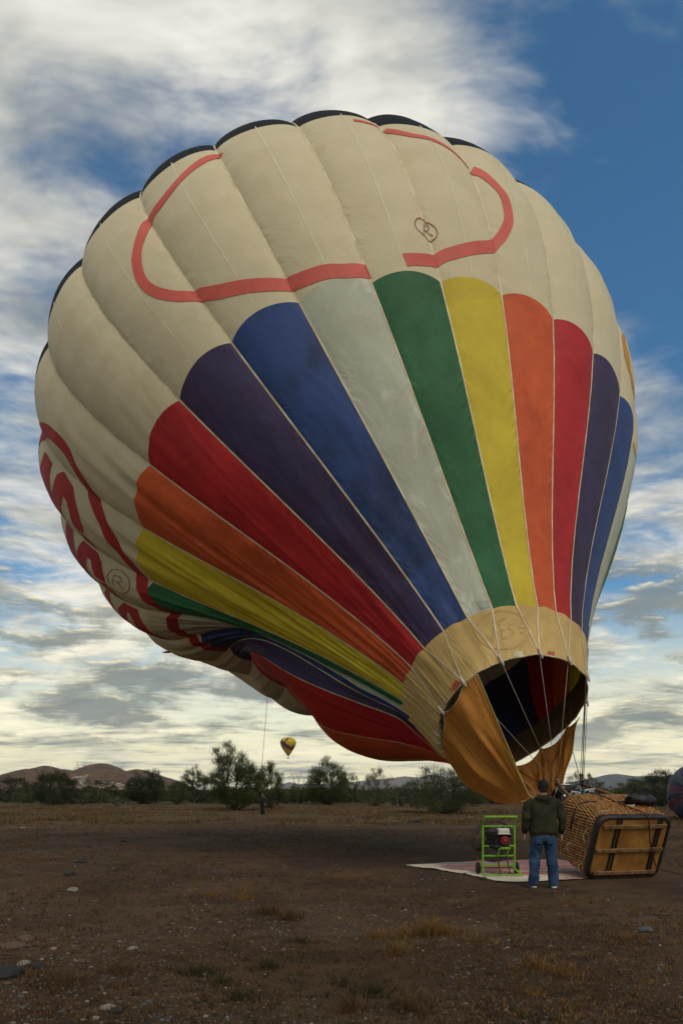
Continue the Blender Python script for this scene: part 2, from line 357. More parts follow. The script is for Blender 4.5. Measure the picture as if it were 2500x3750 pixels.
# slack cloth on the underside (gore, spread, height, spread, amount)
DENT = [(-8.3, 1.2, .42, .18, -.20), (-7.6, 2.4, 0., .14, -.11), (-10.6, 2.2, 0., .10, -.15), (-10.2, 1.3, .86, .12, -.05), (-9.7, 1.6, .64, .14, -.15), (-10.8, .9, .62, .1, -.04), (-12.2, 1.8, .26, .16, .19), (-11.6, 1.6, .60, .11, -.10), (-11.0, .9, .45, .10, -.12), (-9.8, .8, .80, .10, -.05), (-5.2, 1.5, .35, .2, -.03)]
def env(k, s, off=0., rip=True):
    """point on the cloth; k counts gores (whole numbers are load tapes), s runs 0 mouth, 1 equator, 2 crown"""
    k = np.asarray(k, float); s = np.asarray(s, float); k, s = np.broadcast_arrays(k, s)
    z = zof(s)
    r = np.where(s < 1, np.interp(z, ZK, RK), RK[-1] * np.sqrt(np.maximum(1 - ((z - ZE) / (ZC - ZE)) ** 2, 1e-7)))
    u = k - np.floor(k)
    amp = (.005 + .018 * smst(.12, .85, s)) * (1 - .6 * smst(1.3, 2, s))
    kk = (k + 14) % 28 - 14
    amp = amp * (1 + 1.1 * np.exp(-((kk + 7.2) / 2.2) ** 2) * smst(.4, .65, s) * smst(1.25, .95, s))
    arch = (4 * u * (1 - u)) ** .8
    r = r * (1 + amp * arch)
    kk = (k + 14) % 28 - 14
    for kc, kw, s0, sw, a in DENT: r = r * (1 + a * np.exp(-((kk - kc) / kw) ** 2 - ((s - s0) / sw) ** 2))
    if rip:   # slack folds that run along the lower left gores, and faint billows everywhere
        slack = np.exp(-((kk + 7.2) / 2.7) ** 2) * smst(1.0, .62, s)
        fold = vnoise(k * 7.0 - s * 9, s * 5.0, 11) - .5
        fold2 = vnoise(k * 15.0 - s * 22, s * 9.0, 12) - .5
        r = r + arch ** .6 * slack * (.17 * fold + .11 * fold2 * smst(.85, .5, s) + .05 * (vnoise(k * 4.0 + s * 14, s * 22.0, 19) - .5))
        slack2 = np.exp(-((kk + 1.) / 5) ** 2) * smst(.72, .3, s) * smst(0, .1, s)
        r = r + arch * slack2 * .045 * (vnoise(k * 3.1 + 4, s * 16., 14) - .5)
        r = r + arch * .05 * (vnoise(k * 1.7, s * 7.0, 15) - .5)
    r = r + off
    # the slack underside: gores -9 to -7 fold together, the red gore below them spreads
    kshift = np.interp(kk, [-14, -13, -12, -11, -10, -9, -8, -7, -6], [0, .4, 1.0, 1.8, 2.7, 2.05, 1.35, .65, 0]) * smst(-.03, .12, s) * smst(.80, .45, s)
    ph = PH0 + 2 * np.pi * (k + kshift) / 28
    x = r * np.cos(ph); y = r * np.sin(ph); t = z / 14.; mul = 1.; i = 4
    for mm in (2, 3):
        for nn in range(3): mul = mul + (BB[i] * np.cos(mm * ph) + BB[i + 1] * np.sin(mm * ph)) * t ** nn; i += 2
    x = x * mul + BB[0] * t ** 2 + BB[2] * t ** 3; y = y * mul + BB[1] * t ** 2 + BB[3] * t ** 3
    return EM + z[..., None] * EA + x[..., None] * EU + y[..., None] * EV
def E(k, s, off=0.): return Vector(env(np.array(k), np.array(s), off, True).tolist())

balloon = tag(empty('hot_air_balloon', (3.6, 13.6, 1.6)), 'huge cream balloon with rainbow lower panels leaning over its basket', 'hot air balloon')
BINV = Matrix.Translation(-Vector(balloon.location))
def bsheet(name, K, S, m, off=0., label=None):
    Pt = env(K, S, off) - np.array(balloon.location)
    uv = np.stack([K - np.floor(K.min() + 1e-6), S * ZE], -1)
    me = grid_mesh(name, Pt, uv); o = link(name, me, balloon, m)
    if label: o['label'] = label
    return o
CLOTH = {
 'green': fabric('cloth_green', (.026, .130, .046), .42),
 'yellow': fabric('cloth_yellow', (.62, .48, .032), .34, (.42, .28, .02)),
 'orange': fabric('cloth_orange', (.64, .105, .026), .42, (.36, .05, .015)),
 'red': fabric('cloth_red', (.46, .019, .021), .40),
 'purple': fabric('cloth_purple', (.048, .032, .092), .5, (.040, .020, .030)),
 'blue': fabric('cloth_blue', (.027, .060, .20), .5, (.022, .032, .075)),
 'grey': fabric('cloth_grey', (.47, .48, .385), .26, (.36, .34, .24), streak=.38),
 'cream': fabric('cloth_cream', (.60, .515, .345), .26, (.50, .41, .25), wr=.45),
 'black': fabric('cloth_black', (.004, .005, .009), .3, rough=.9),
 'tan': fabric('cloth_tan', (.60, .41, .155), .40, (.40, .24, .075), wr=.5)}
MOUTH_SHADE = fabric('cloth_mouth_shade', (.17, .105, .042), .4, (.08, .05, .024), wr=.4, trans=.02)  # for the sheet added inside the mouth: dark brown paints in the shade there
SEQ = ['green', 'yellow', 'orange', 'red', 'purple', 'blue', 'grey']
for k in range(-14, 14):
    us = np.linspace(0, 1, 37 if -11 <= k <= -3 else 19)
    cname = SEQ[k % 7]
    arc = 1 - (2 * us - 1) ** 2
    top2 = S2 + .005 * arc                      # rounded heads of the coloured panels
    top3 = S3 - .034 - .028 * arc
    bot1 = S1 * (1 - .80 * np.exp(-(((k + us + 14) % 28 - 14 + 11.7) / 2.3) ** 2)) + .001 * arc
    K = np.repeat((k + us)[:, None], 70, 1)
    def span(lo, hi, n): return lo[:, None] + (hi - lo)[:, None] * np.linspace(0, 1, n)[None, :]
    bsheet('mouth_panel', K[:, :14], span(0 * us, bot1, 14), CLOTH['tan'], 0, 'tan heatproof cloth above the mouth')
    bsheet('mouth_shade_sheet', K[:, :14], span(0 * us, bot1, 14), MOUTH_SHADE, -.012, 'added dark sheet inside the mouth cloth, shade put into its colour')
    bsheet('gore_panel', K[:, :70], span(bot1, top2, 70), CLOTH[cname], 0, cname + ' lower gore panel')
    bsheet('upper_panel', K[:, :44], span(top2, top3, 44), CLOTH['cream'], 0)
    bsheet('crown_panel', K[:, :30], span(top3, 0 * us + 1.995, 30), CLOTH['black'], 0, 'black panel round the crown')
# load tapes on the seams; in the mouth band two tapes run together to one ring
tape = mat('tape_webbing', (.72, .63, .44), .7, (.52, .40, .24), 3.)
ctape = mat('tape_faint', (.70, .63, .46), .7, (.62, .54, .38), 3.)
def ribbon(name, ks, ss, wid, m, off=.014, parent=None):
    ks = np.asarray(ks, float); ss = np.asarray(ss, float)
    Pm = env(ks, ss, off, True); Pa = env(ks + .02, ss, off, False); Pb = env(ks - .02, ss, off, False)
    dirv = Pa - Pb; dirv /= np.linalg.norm(dirv, axis=1)[:, None]
    A = np.stack([Pm - dirv * wid / 2, Pm + dirv * wid / 2], 1) - np.array(balloon.location)
    return link(name, grid_mesh(name, A), parent or balloon, m)
mouth_pt = {}
for k in range(-14, 14):
    km = 2 * math.floor((k + 1) / 2) - .5
    s_a = np.linspace(0.003, S1, 16); ks_a = km + (k - km) * np.linspace(0, 1, 16)
    s_b = np.concatenate([np.linspace(S1, 1, 60)[1:], np.linspace(1, 1.99, 40)[1:]])
    ribbon('load_tape', np.concatenate([ks_a, np.full(len(s_b), k)]), np.concatenate([s_a, s_b]), .030, tape, .012)
    ribbon('centre_seam', np.full(60, k + .5), np.linspace(S2 + .016, S3 - .05, 60), .022, ctape, .005)
    mouth_pt[km] = E(km, 0.)
# hem of the mouth with its ring blocks
ribk = np.linspace(-14, 14, 281)
hem = MB(); hem.M = BINV; hem.tube([E(k_, .001, .004) for k_ in ribk[:-1]], .016, 6, closed=True)
hem.build('mouth_hem', mat('hem_webbing', (.55, .45, .28), .8), balloon, True)
blockm = mat('ring_block', (.55, .50, .40), .6, (.36, .32, .25), 30)
for km in mouth_pt:
    q = MB(); q.M = BINV; p0 = E(km, .012, .03); p1 = E(km, -.012, .02); q.tube([p0, p0.lerp(p1, .5), p1], [.022, .030, .02], 8); q.build('ring_block', blockm, balloon, True)
# printed and sewn marks, laid on the cloth in gore coordinates
redband = fabric('cloth_band_red', (.60, .115, .085), .35, (.46, .075, .06), wr=.4)
darkred = fabric('cloth_letter_red', (.40, .022, .028), .35, wr=.4)
ochre = fabric('cloth_band_ochre', (.55, .27, .045), .3, wr=.4)
inkm = mat('ink_line', (.34, .14, .09), .8, (.24, .09, .06), 8)
stainm = mat('stain_line', (.47, .325, .125), .8, (.40, .26, .09), 8)
def smooth_path(pts, n=6):
    out = []
    for i in range(len(pts) - 1):
        p0 = pts[max(0, i - 1)]; p1 = pts[i]; p2 = pts[i + 1]; p3 = pts[min(len(pts) - 1, i + 2)]
        for j in range(n):
            t = j / n
            out.append(tuple(.5 * (2 * b + (c - a) * t + (2 * a - 5 * b + 4 * c - d) * t * t + (3 * b - a - 3 * c + d) * t ** 3) for a, b, c, d in zip(p0, p1, p2, p3)))
    return out + [pts[-1]]
GW = 1.55                                            # metres per gore near the equator
def stroke(name, pts, wid, m, off=.010, smooth=True, label=None, taper=None):
    pts = smooth_path(pts) if smooth else pts
    out = []                                           # densify
    for a, b in zip(pts[:-1], pts[1:]):
        nn = max(1, int(math.hypot((b[0] - a[0]) * GW, (b[1] - a[1]) * ZE) / .05))
        out += [(a[0] + (b[0] - a[0]) * j / nn, a[1] + (b[1] - a[1]) * j / nn) for j in range(nn)]
    out.append(pts[-1])
    q = np.array(out); d = np.gradient(q * np.array([GW, ZE]), axis=0); d /= np.linalg.norm(d, axis=1)[:, None] + 1e-9
    nrm = np.stack([-d[:, 1], d[:, 0]], 1) / np.array([GW, ZE])
    wv = np.full(len(q), wid)
    if taper: wv = np.linspace(taper[0], taper[1], len(q))
    cols = [q + nrm * wv[:, None] * f for f in np.linspace(-.5, .5, 7)]
    A = np.stack(cols, 1)
    Pt = env(A[..., 0], A[..., 1], off) - np.array(balloon.location)
    o = link(name, grid_mesh(name, Pt, np.stack([A[..., 0] % 1, A[..., 1] * ZE], -1)), balloon, m)
    if label: o['label'] = label
    return o
def patch(name, poly, m, off=.010, label=None, smooth=True):
    """a cloth shape given by its outline in gore coordinates, cut into small pieces and laid on the envelope"""
    if smooth: poly = smooth_path(list(poly) + [poly[0]], 4)[:-1]
    bm = bmesh.new(); vs = [bm.verts.new((a * GW, b * ZE, 0)) for a, b in poly]; bm.faces.new(vs)
    ks = [p[0] for p in poly]; k0 = math.floor(min(ks)); sss = [p[1] * ZE for p in poly]
    def cut(co, no): bmesh.ops.bisect_plane(bm, geom=bm.verts[:] + bm.edges[:] + bm.faces[:], plane_co=co, plane_no=no, dist=1e-5)
    x = k0
    while x < max(ks):
        cut((x * GW, 0, 0), (1, 0, 0)); x += 1 / 12.
    y = min(sss)
    while y < max(sss): cut((0, y, 0), (0, 1, 0)); y += .12
    bm.verts.index_update(); co = np.array([(v.co.x / GW, v.co.y / ZE) for v in bm.verts])
    Pt = env(co[:, 0], co[:, 1], off) - np.array(balloon.location)
    me = bpy.data.meshes.new(name); bmesh.ops.triangulate(bm, faces=bm.faces[:])
    me.from_pydata(Pt.tolist(), [], [tuple(v.index for v in f.verts) for f in bm.faces]); bm.free()
    ul = me.uv_layers.new(name='UVMap'); li = np.zeros(len(me.loops), np.int32); me.loops.foreach_get('vertex_index', li)
    ul.data.foreach_set('uv', np.stack([co[li, 0] % 1, co[li, 1] * ZE], 1).astype(np.float32).ravel())
    me.polygons.foreach_set('use_smooth', [True] * len(me.polygons)); me.update()
    o = link(name, me, balloon, m)
    if label: o['label'] = label
    return o
stroke('red_band', [(-.978, 1.005), (-1.15, .9835), (-1.304, .9637), (-1.567, .9353), (-1.782, .9239), (-1.99, .924), (-2.162, .89), (-2.316, .8511), (-2.396, .8129), (-2.365, .7766), (-2.199, .7453), (-1.99, .7284), (-1.817, .7075), (-1.671, .6955), (-1.48, .6842), (-1.296, .6758), (-1.115, .6703), (-.99, .6685), (-.852, .6627), (-.68, .659), (-.514, .6572), (-.3, .6547), (-.129, .6569), (.02, .658)], .22, redband, label='faded red cloud outline', taper=(.16, .23))
stroke('red_band', [(.53, .6612), (.787, .6664), (1.01, .675), (1.166, .6809), (1.324, .6856), (1.601, .698), (1.872, .7167), (2.085, .7428), (2.176, .7567), (2.299, .7894), (2.33, .8374), (2.26, .8712), (2.13, .9062), (2.02, .922)], .22, redband, label='faded red cloud outline', taper=(.20, .21))
stroke('red_band', [(1.99, .928), (1.875, .937), (1.75, .952), (1.5, .965), (1.293, .9699), (1.12, .9898), (1.01, 1.012)], .15, redband)
stroke('red_band', [(.6, .992), (.78, 1.0), (.97, 1.02)], .08, redband)
stroke('red_band', [(-5.35, 1.03), (-5.1, 1.03), (-4.8, .95), (-4.62, .88), (-4.62, .82), (-4.8, .785), (-5.0, .762), (-5.2, .73), (-5.5, .695), (-5.8, .67), (-6, .665), (-6.2, .655), (-6.5, .64), (-6.8, .625), (-7, .62), (-7.3, .64), (-7.6, .655), (-8, .665), (-8.5, .66), (-9, .65)], .26, darkred, label='dark red outline round the lettering')
for poly in ([(-5.1, .965), (-5.08, .936), (-5.09, .909), (-5.33, .908), (-5.6, .905), (-5.7, .925), (-5.58, .965), (-5.47, .99), (-5.24, .967)],
             [(-5.13, .878), (-5.03, .86), (-5.1, .815), (-5.4, .783), (-5.95, .78), (-5.95, .815), (-5.6, .823), (-5.35, .828), (-5.32, .842), (-5.6, .862), (-5.95, .875), (-5.95, .92), (-5.7, .925), (-5.36, .89)],
             [(-6.05, .948), (-6.04, .903), (-6.15, .888), (-6.35, .865), (-6.6, .87), (-6.5, .91), (-6.3, .935)],
             [(-6.03, .85), (-6.03, .79), (-6.12, .772), (-6.34, .757), (-6.6, .75), (-6.95, .755), (-6.95, .79), (-6.5, .79), (-6.2, .805), (-6.2, .82), (-6.45, .825), (-6.95, .83), (-6.95, .87), (-6.5, .86), (-6.25, .866)],
             [(-7.03, .885), (-7.05, .87), (-7.29, .85), (-7.5, .86), (-7.4, .89), (-7.2, .9)],
             [(-7.04, .80), (-7.05, .745), (-7.2, .735), (-7.4, .73), (-7.95, .74), (-7.95, .78), (-7.3, .772), (-7.15, .78), (-7.3, .795), (-7.95, .80), (-7.95, .84), (-7.3, .835)]):
    patch('letter', poly, darkred, label='red sewn letter stroke', smooth=False)
patch('ochre_band', [(5.138, .8378), (5.232, .8648), (5.292, .8775), (5.254, .8427), (5.228, .8109), (5.275, .7431), (5.438, .7073), (5.542, .6883), (5.338, .6973), (5.177, .73), (5.1, .7586), (5.089, .7963)], ochre, smooth=False)
patch('ochre_band', [(6.06, .6455), (6.113, .6623), (6.322, .659), (6.5, .65), (6.192, .6385)], ochre, smooth=False)
# heart with a letter, circled R, and the faint stained emblem above the mouth
HE = [(1.016, .7088), (.93, .7162), (.854, .7226), (.84, .7328), (.88, .7425), (.956, .7524), (1.005, .753), (1.021, .7459), (1.061, .7425), (1.11, .7338), (1.127, .7237), (1.098, .7141), (1.016, .7088)]
stroke('heart_outline', HE, .019, inkm, .012)
stroke('letter_r', [(.93, .7165), (1.0, .744)], .017, inkm, .012, False)
stroke('letter_r', [(.99, .741), (1.04, .7385), (1.045, .734), (1.01, .7305), (.965, .7285)], .016, inkm, .012, False)
stroke('letter_r', [(.99, .7295), (1.03, .722), (1.06, .7175)], .016, inkm, .012, False)
cc = (-6.30, .715)
stroke('circle_outline', [(cc[0] + .22 * math.cos(a), cc[1] + .031 * math.sin(a)) for a in np.linspace(0, 2 * math.pi, 25)], .022, inkm, .012)
for seg in ([(-.10, .014), (.10, .012)], [(.10, .012), (.11, -.006), (.04, -.012), (.0, .0), (.01, .012)], [(.0, -.002), (-.11, -.014)]):
    stroke('letter_r', [(cc[0] + a, cc[1] + b_) for a, b_ in seg], .022, inkm, .012, False)
GWs = GW
GW = .45
stroke('stained_emblem', [(.012, .0939), (.342, .0921), (.843, .0863), (1.221, .075), (1.302, .0565), (1.154, .0398), (.647, .0241), (.077, .021), (-.414, .0253), (-.801, .0382), (-.983, .0569), (-.933, .0732), (-.697, .0846), (-.353, .091), (.012, .0939)], .035, stainm, .006)
for seg in ([(-.62, .060), (-.50, .040), (-.23, .070)], [(.40, .078), (.06, .0757), (-.05, .0402), (.17, .0432)], [(.02, .0582), (.19, .0572)],
            [(.641, .0665), (.405, .0645), (.328, .0586), (.516, .0544), (.535, .0486), (.309, .0446)], [(1.18, .0681), (.894, .0654), (.879, .0589), (1.11, .0555), (1.11, .0498), (.817, .0461)]):
    stroke('stained_letter', seg, .035, stainm, .006, False)
patch('repair_patch', [(-2.765, .0161), (-2.616, .0038), (-3.2, .0012), (-3.28, .0112)], mat('patch_orange', (.60, .12, .05), .7), .008, smooth=False)
patch('repair_patch', [(.195, .0129), (.653, .0116), (.647, .0019), (.159, .0033)], mat('patch_cream', (.62, .55, .36), .7), .008, smooth=False)
patch('repair_patch', [(2.065, .0108), (2.539, .0121), (2.501, .005), (2.069, .0043)], mat('patch_pink', (.52, .12, .10), .7), .008, smooth=False)
patch('repair_patch', [(-.449, .1189), (-.02, .1155), (-.03, .1031), (-.44, .1034)], mat('patch_grey', (.40, .41, .36), .7), .008, smooth=False)
GW = GWs
q = MB(); q.M = BINV; fp = E(-8.4, .80); 
q.loft([[fp + Vector((a * .02, b_, c)) for a, b_, c in ((0, 0, .02), (0, .05, 0), (0, 0, -.03))], [fp + Vector((-.12, 0, 0)) + Vector((a, b_, c)) for a, b_, c in ((0, 0, .035), (0, .07, 0), (0, 0, -.03))], [fp + Vector((-.22, -.02, -.02)) + Vector((a, b_, c)) for a, b_, c in ((0, 0, .01), (0, .03, 0), (0, 0, -.01))]])
q.build('loose_flap', darkred, balloon, True)
# ------------------------------------------------------------------ wicker basket lying on its side, tugged up by the balloon
BO = Vector((4.43, 12.39, .015)); E1 = Vector((.968, .25, 0)).normalized(); TILT = R(20)
AXH = Vector((-E1.y, E1.x, 0)); AX = AXH * math.cos(TILT) + Vector((0, 0, math.sin(TILT))); UPV = E1.cross(AX).normalized()
BW, BH, BL = 1.5, 1.2, 1.1
bfr = Matrix((( E1.x, UPV.x, AX.x, BO.x), (E1.y, UPV.y, AX.y, BO.y), (E1.z, UPV.z, AX.z, BO.z), (0, 0, 0, 1)))
basket = tag(empty('wicker_basket'), 'brown wicker balloon basket lying on its side with plywood base showing', 'basket')
basket.matrix_world = bfr                       # local: x along the base, y up the base, z from base to rim
def rr(w_, h_, r, n=7, cx=BW / 2, cy=BH / 2):
    pts = []
    for qx, qy, a0 in ((1, 1, 0), (-1, 1, 90), (-1, -1, 180), (1, -1, 270)):
        for i in range(n + 1):
            a = R(a0 + 90 * i / n); pts.append((cx + qx * (w_ / 2 - r) + r * math.cos(a), cy + qy * (h_ / 2 - r) + r * math.sin(a)))
    return pts
def perim(w_, h_, r, step):
    pts = rr(w_, h_, r, 10); pts.append(pts[0]); L = [0]
    for a, b_ in zip(pts[:-1], pts[1:]): L.append(L[-1] + math.dist(a, b_))
    n = int(L[-1] / step); out = []
    for i in range(n):
        d = L[-1] * i / n; j = max(q for q in range(len(L)) if L[q] <= d); t = (d - L[j]) / max(1e-9, L[j + 1] - L[j])
        out.append((pts[j][0] + (pts[j + 1][0] - pts[j][0]) * t, pts[j][1] + (pts[j + 1][1] - pts[j][1]) * t))
    return out
wick = mat('wicker', (.42, .20, .062), .55, (.19, .080, .024), 9., .3, 60, spec=.35)
wick2 = mat('wicker_pale', (.46, .29, .12), .6, (.30, .16, .06), 14.)
leather = mat('basket_leather', (.030, .021, .016), .55, (.014, .010, .008), 7., .4, 30)
suede = mat('rim_suede', (.20, .115, .042), .8, (.12, .066, .024), 12., .3, 60)
ply = mat('plywood', (.36, .165, .034), .5, (.20, .085, .018), 2.2, .1, 20, spec=.4)
batten = mat('batten_wood', (.23, .12, .048), .75, (.10, .055, .025), 9., .4, 30)
strapm = mat('strap_black', (.012, .010, .009), .6)
rope_m = mat('rope_cream', (.46, .38, .23), .9, (.28, .22, .12), 40)
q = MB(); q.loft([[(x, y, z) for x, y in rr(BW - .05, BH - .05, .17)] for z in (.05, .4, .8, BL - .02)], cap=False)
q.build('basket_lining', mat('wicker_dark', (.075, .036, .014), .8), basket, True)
# the weave: short canes bowed over the stakes, in staggered courses
q = MB(); ncol = 8; cw = (BL - .10) / ncol
per = perim(BW, BH, .19, .052); npn = len(per)
wr = random.Random(3)
for c_ in range(ncol):
    z0 = .07 + c_ * cw
    for i in range(npn):
        a = per[i]; a2 = per[(i + 1) % npn]; ap = per[i - 1]
        if c_ % 2: a, ap, a2 = ((a[0] + a2[0]) / 2, (a[1] + a2[1]) / 2), a, a2
        tx, ty = a2[0] - ap[0], a2[1] - ap[1]; ll = math.hypot(tx, ty) or 1; tx /= ll; ty /= ll; nx, ny = ty, -tx
        if 0.86 < a[0] < 1.06 and a[1] > BH - .03 and 4 <= c_ <= 5: continue      # worn hole in the upper side
        hw = .021 * wr.uniform(.85, 1.1); bow = .028 * wr.uniform(.7, 1.25); sk = wr.uniform(-.006, .006)
        rings = []
        for t, hh in ((-.03, -.012), (.2, .6), (.5, 1.), (.8, .6), (1.03, -.012)):
            zz = z0 + cw * t; hgt = bow * hh - .004; ww = hw * (.75 + .25 * max(0, hh))
            cx, cy = a[0] + nx * hgt + tx * sk * t, a[1] + ny * hgt + ty * sk * t
            rings.append([(cx - tx * ww, cy - ty * ww, zz), (cx + nx * ww * .9, cy + ny * ww * .9, zz), (cx + tx * ww, cy + ty * ww, zz)])
        vs = [p for r_ in rings for p in r_]; fs = []
        for r_ in range(4):
            for j in range(2): fs.append((r_ * 3 + j, r_ * 3 + j + 1, r_ * 3 + j + 4, r_ * 3 + j + 3))
        q.add(vs, fs)
tag(q.build('weave', wick, basket), kind='stuff')
for c_ in range(1, ncol):
    q = MB(); z0 = .07 + c_ * cw; q.tube([(x, y, z0 + .004 * math.sin(i * 1.7)) for i, (x, y) in enumerate(perim(BW + .006, BH + .006, .19, .05))], .0065, 5, closed=True)
    q.build('weave_binding', wick2, basket, True)
q = MB(); q.loft([[(x, y, z) for x, y in rr(BW + o, BH + o, .20, 8)] for z, o in ((-.012, -.075), (-.022, -.02), (-.005, .035), (.05, .055), (.115, .045), (.125, .0))], cap=False)
q.build('base_trim', leather, basket, True)
q = MB(); q.rbox((BW / 2, BH / 2, .012), (BW - .10, BH - .10, .024), .008); q.build('base_board', ply, basket)
for y in (.12, .57, 1.03):
    q = MB(); q.rbox((BW / 2 + .0, y, -.028), (BW - .20 if y != .57 else BW - .12, .068, .045), .008, Matrix.Rotation(R(wr.uniform(-.6, .6)), 3, 'Z')); q.build('skid_batten', batten, basket)
for x, gap in ((.385, .030), (.455, 0), (1.235, .02), (1.300, 0)):
    q = MB(); q.box((x, BH / 2, -.004), (.050, BH - .06, .010)); q.build('base_strap', strapm, basket)
for yy, xx in ((.78, .86), (.74, .95)):
    q = MB(); q.tube([(xx - .05, yy + .07, -.0015), (xx, yy, -.0015), (xx + .045, yy - .06, -.0015)], .004, 4); q.build('scratch', mat('scratch_pale', (.62, .48, .28), .7), basket)
q = MB(); q.tube([(x, y, BL + .005) for x, y in perim(BW - .01, BH - .01, .2, .06)], .036, 10, closed=True); q.build('rim_padding', suede, basket, True)
# rope handles and leather straps on the near side and the upper side
for k_, (y0, y1, zz) in enumerate(((.60, .92, .20), (.06, .24, .16), (.25, .45, .62))):
    q = MB(); q.tube([(-.02 - .05 * math.sin(math.pi * t), y0 + (y1 - y0) * t, zz + .05 * math.sin(math.pi * t)) for t in np.linspace(0, 1, 9)], .011, 6); q.build('rope_handle', rope_m, basket, True)
q = MB(); pts = [(-.028, .70, .72), (-.032, .9, .72), (-.01, 1.08, .72), (.07, 1.19, .72), (.2, 1.23, .70), (.36, 1.232, .68)]
q.tube(pts, .022, 6, flat=.3); q.build('corner_strap', mat('strap_grey', (.035, .034, .035), .6), basket, True)
q = MB(); pts = [(-.03, .86, .27), (-.01, 1.05, .27), (.07, 1.17, .26), (.2, 1.228, .24), (.34, 1.23, .22)]
q.tube(pts, .018, 6, flat=.4); q.build('corner_strap', rope_m, basket, True)
q = MB(); q.tube([(.90, BH + .022, .50), (.98, BH + .028, .44), (1.05, BH + .022, .50), (1.10, BH + .02, .58)], [.02, .035, .04, .02], 7, flat=.5); q.build('hole_binding', mat('canvas_scrap', (.52, .46, .30), .9), basket, True)
# uprights and burner frame
FT = 1.02                                    # frame height beyond the rim
FX, FY = .29, .24
fc = (BW / 2 - .03, BH / 2 + .23)
corner = {}
for sx in (-1, 1):
    for sy in (-1, 1):
        c0 = (BW / 2 + sx * (BW / 2 - .16), BH / 2 + sy * (BH / 2 - .08), BL - .02); c1 = (fc[0] + sx * FX, fc[1] + sy * FY, BL + FT)
        corner[(sx, sy)] = bfr @ Vector(c1)
        q = MB(); q.tube([c0, tuple(a + (b_ - a) * .5 for a, b_ in zip(c0, c1)), tuple(a + (b_ - a) * .93 for a, b_ in zip(c0, c1))], [.034, .038, .030], 10); q.build('upright', suede, basket, True)
steel = mat('steel', (.55, .56, .56), .28, (.35, .36, .37), 10, metal=1.)
darkst = mat('dark_steel', (.035, .035, .037), .4, (.015, .015, .016), 10, metal=.6)
rustm = mat('bracket_red', (.10, .022, .016), .6)
burner = tag(empty('burner_unit'), 'steel burner frame with coils beyond the basket rim', 'burner'); burner.matrix_world = bfr
q = MB(); cs = [(fc[0] + sx * FX, fc[1] + sy * FY, BL + FT) for sx, sy in ((-1, 1), (1, 1), (1, -1), (-1, -1))]
for a, b_ in zip(cs, cs[1:] + cs[:1]): q.tube([a, b_], .016, 8)
q.build('burner_frame', steel, burner, True)
for c_ in cs:
    q = MB(); q.rbox((c_[0], c_[1], c_[2] - .02), (.055, .06, .15), .01); q.build('corner_bracket', rustm if c_[0] > fc[0] else darkst, burner)
for sx in (-.14, .14):
    q = MB()
    for i in range(9): q.tube([(fc[0] + sx + .095 * math.cos(a), fc[1] + .095 * math.sin(a), BL + FT - .02 + i * .026) for a in np.linspace(0, 2 * math.pi, 15)[:-1]], .009, 5, closed=True)
    q.build('burner_coil', darkst, burner, True)
    q = MB(); q.lathe([(.06, 0), (.065, .03), (.03, .05), (.03, .12)], 14, Matrix.Translation((fc[0] + sx, fc[1], BL + FT - .13)).to_4x4()); q.build('burner_can', steel, burner, True)
for px_, py_, pz_, rt in ((fc[0] - .34, BH / 2 + .49, BL + .30, -8), (fc[0] + .0, BH / 2 + .53, BL + .34, 6)):
    rm = Matrix.Rotation(R(rt), 3, 'Z') @ Matrix.Rotation(R(-12), 3, 'X')
    pl = MB(); pl.rbox((px_, py_, pz_), (.23, .20, .014), .006, rm); po = pl.build('heat_shield', mat('white_plate', (.66, .70, .72), .35, (.48, .51, .53), 6), burner)
    for hx, hy in ((-.05, .035), (.055, -.02)):
        cpt = Vector((px_, py_, pz_)) + rm @ Vector((hx, hy, -.009)); q = MB(); q.lathe([(.034, -.002), (.034, .002)], 16, Matrix.Translation(cpt) @ rm.to_4x4()); q.build('shield_hole', strapm, po)
for c_, dx_ in ((cs[0], 1), (cs[1], -1)):
    q = MB(); q.tube([(c_[0], c_[1] - .02, c_[2] - .03), (c_[0] + dx_ * .05, c_[1] - .1, c_[2] - .12), (c_[0] + dx_ * .04, c_[1] - .18, c_[2] - .25), (c_[0] + dx_ * .1, c_[1] - .25, c_[2] - .4)], .012, 6); q.build('fuel_hose', mat('hose_teal', (.02, .06, .055), .4), burner, True)
q = MB(); q.lathe([(.03, 0), (.034, .01), (.034, .07), (.02, .09)], 10, Matrix.Translation((cs[1][0], cs[1][1] - .14, cs[1][2] - .12)).to_4x4()); q.build('valve', mat('valve_teal', (.03, .12, .11), .3, metal=.4), burner, True)

# suspension lines: mouth rings down to the frame corners
linem = mat('suspension_wire', (.40, .35, .27), .5, (.26, .22, .16), 4); lined = mat('suspension_dark', (.06, .055, .05), .5)
for km, mp in mouth_pt.items():
    kk = (km + 14) % 28 - 14
    key = (-1, 1) if -3.5 < kk < 4.5 else ((1, 1) if 4.5 <= kk < 10.5 else ((1, -1) if kk >= 10.5 else (-1, -1)))
    c1 = corner[key]
    q = MB(); q.M = BINV; q.tube([mp, mp.lerp(c1, .5) + Vector((0, 0, -.01)), c1], .006 if key == (-1, 1) else .008, 5); q.build('suspension_line', linem if key[0] < 0 else lined, balloon, True)
for kq, sq in ((6.3, .10), (6.8, .02), (7.3, .06), (5.9, .14)):
    p0 = E(kq, sq, .02); c1 = corner[(1, 1)] + Vector((rng.uniform(-.05, .05), rng.uniform(-.05, .05), .02)); q = MB(); q.M = BINV
    q.tube([p0, p0.lerp(c1, .5), c1], .007, 5); q.build('suspension_line', lined, balloon, True)
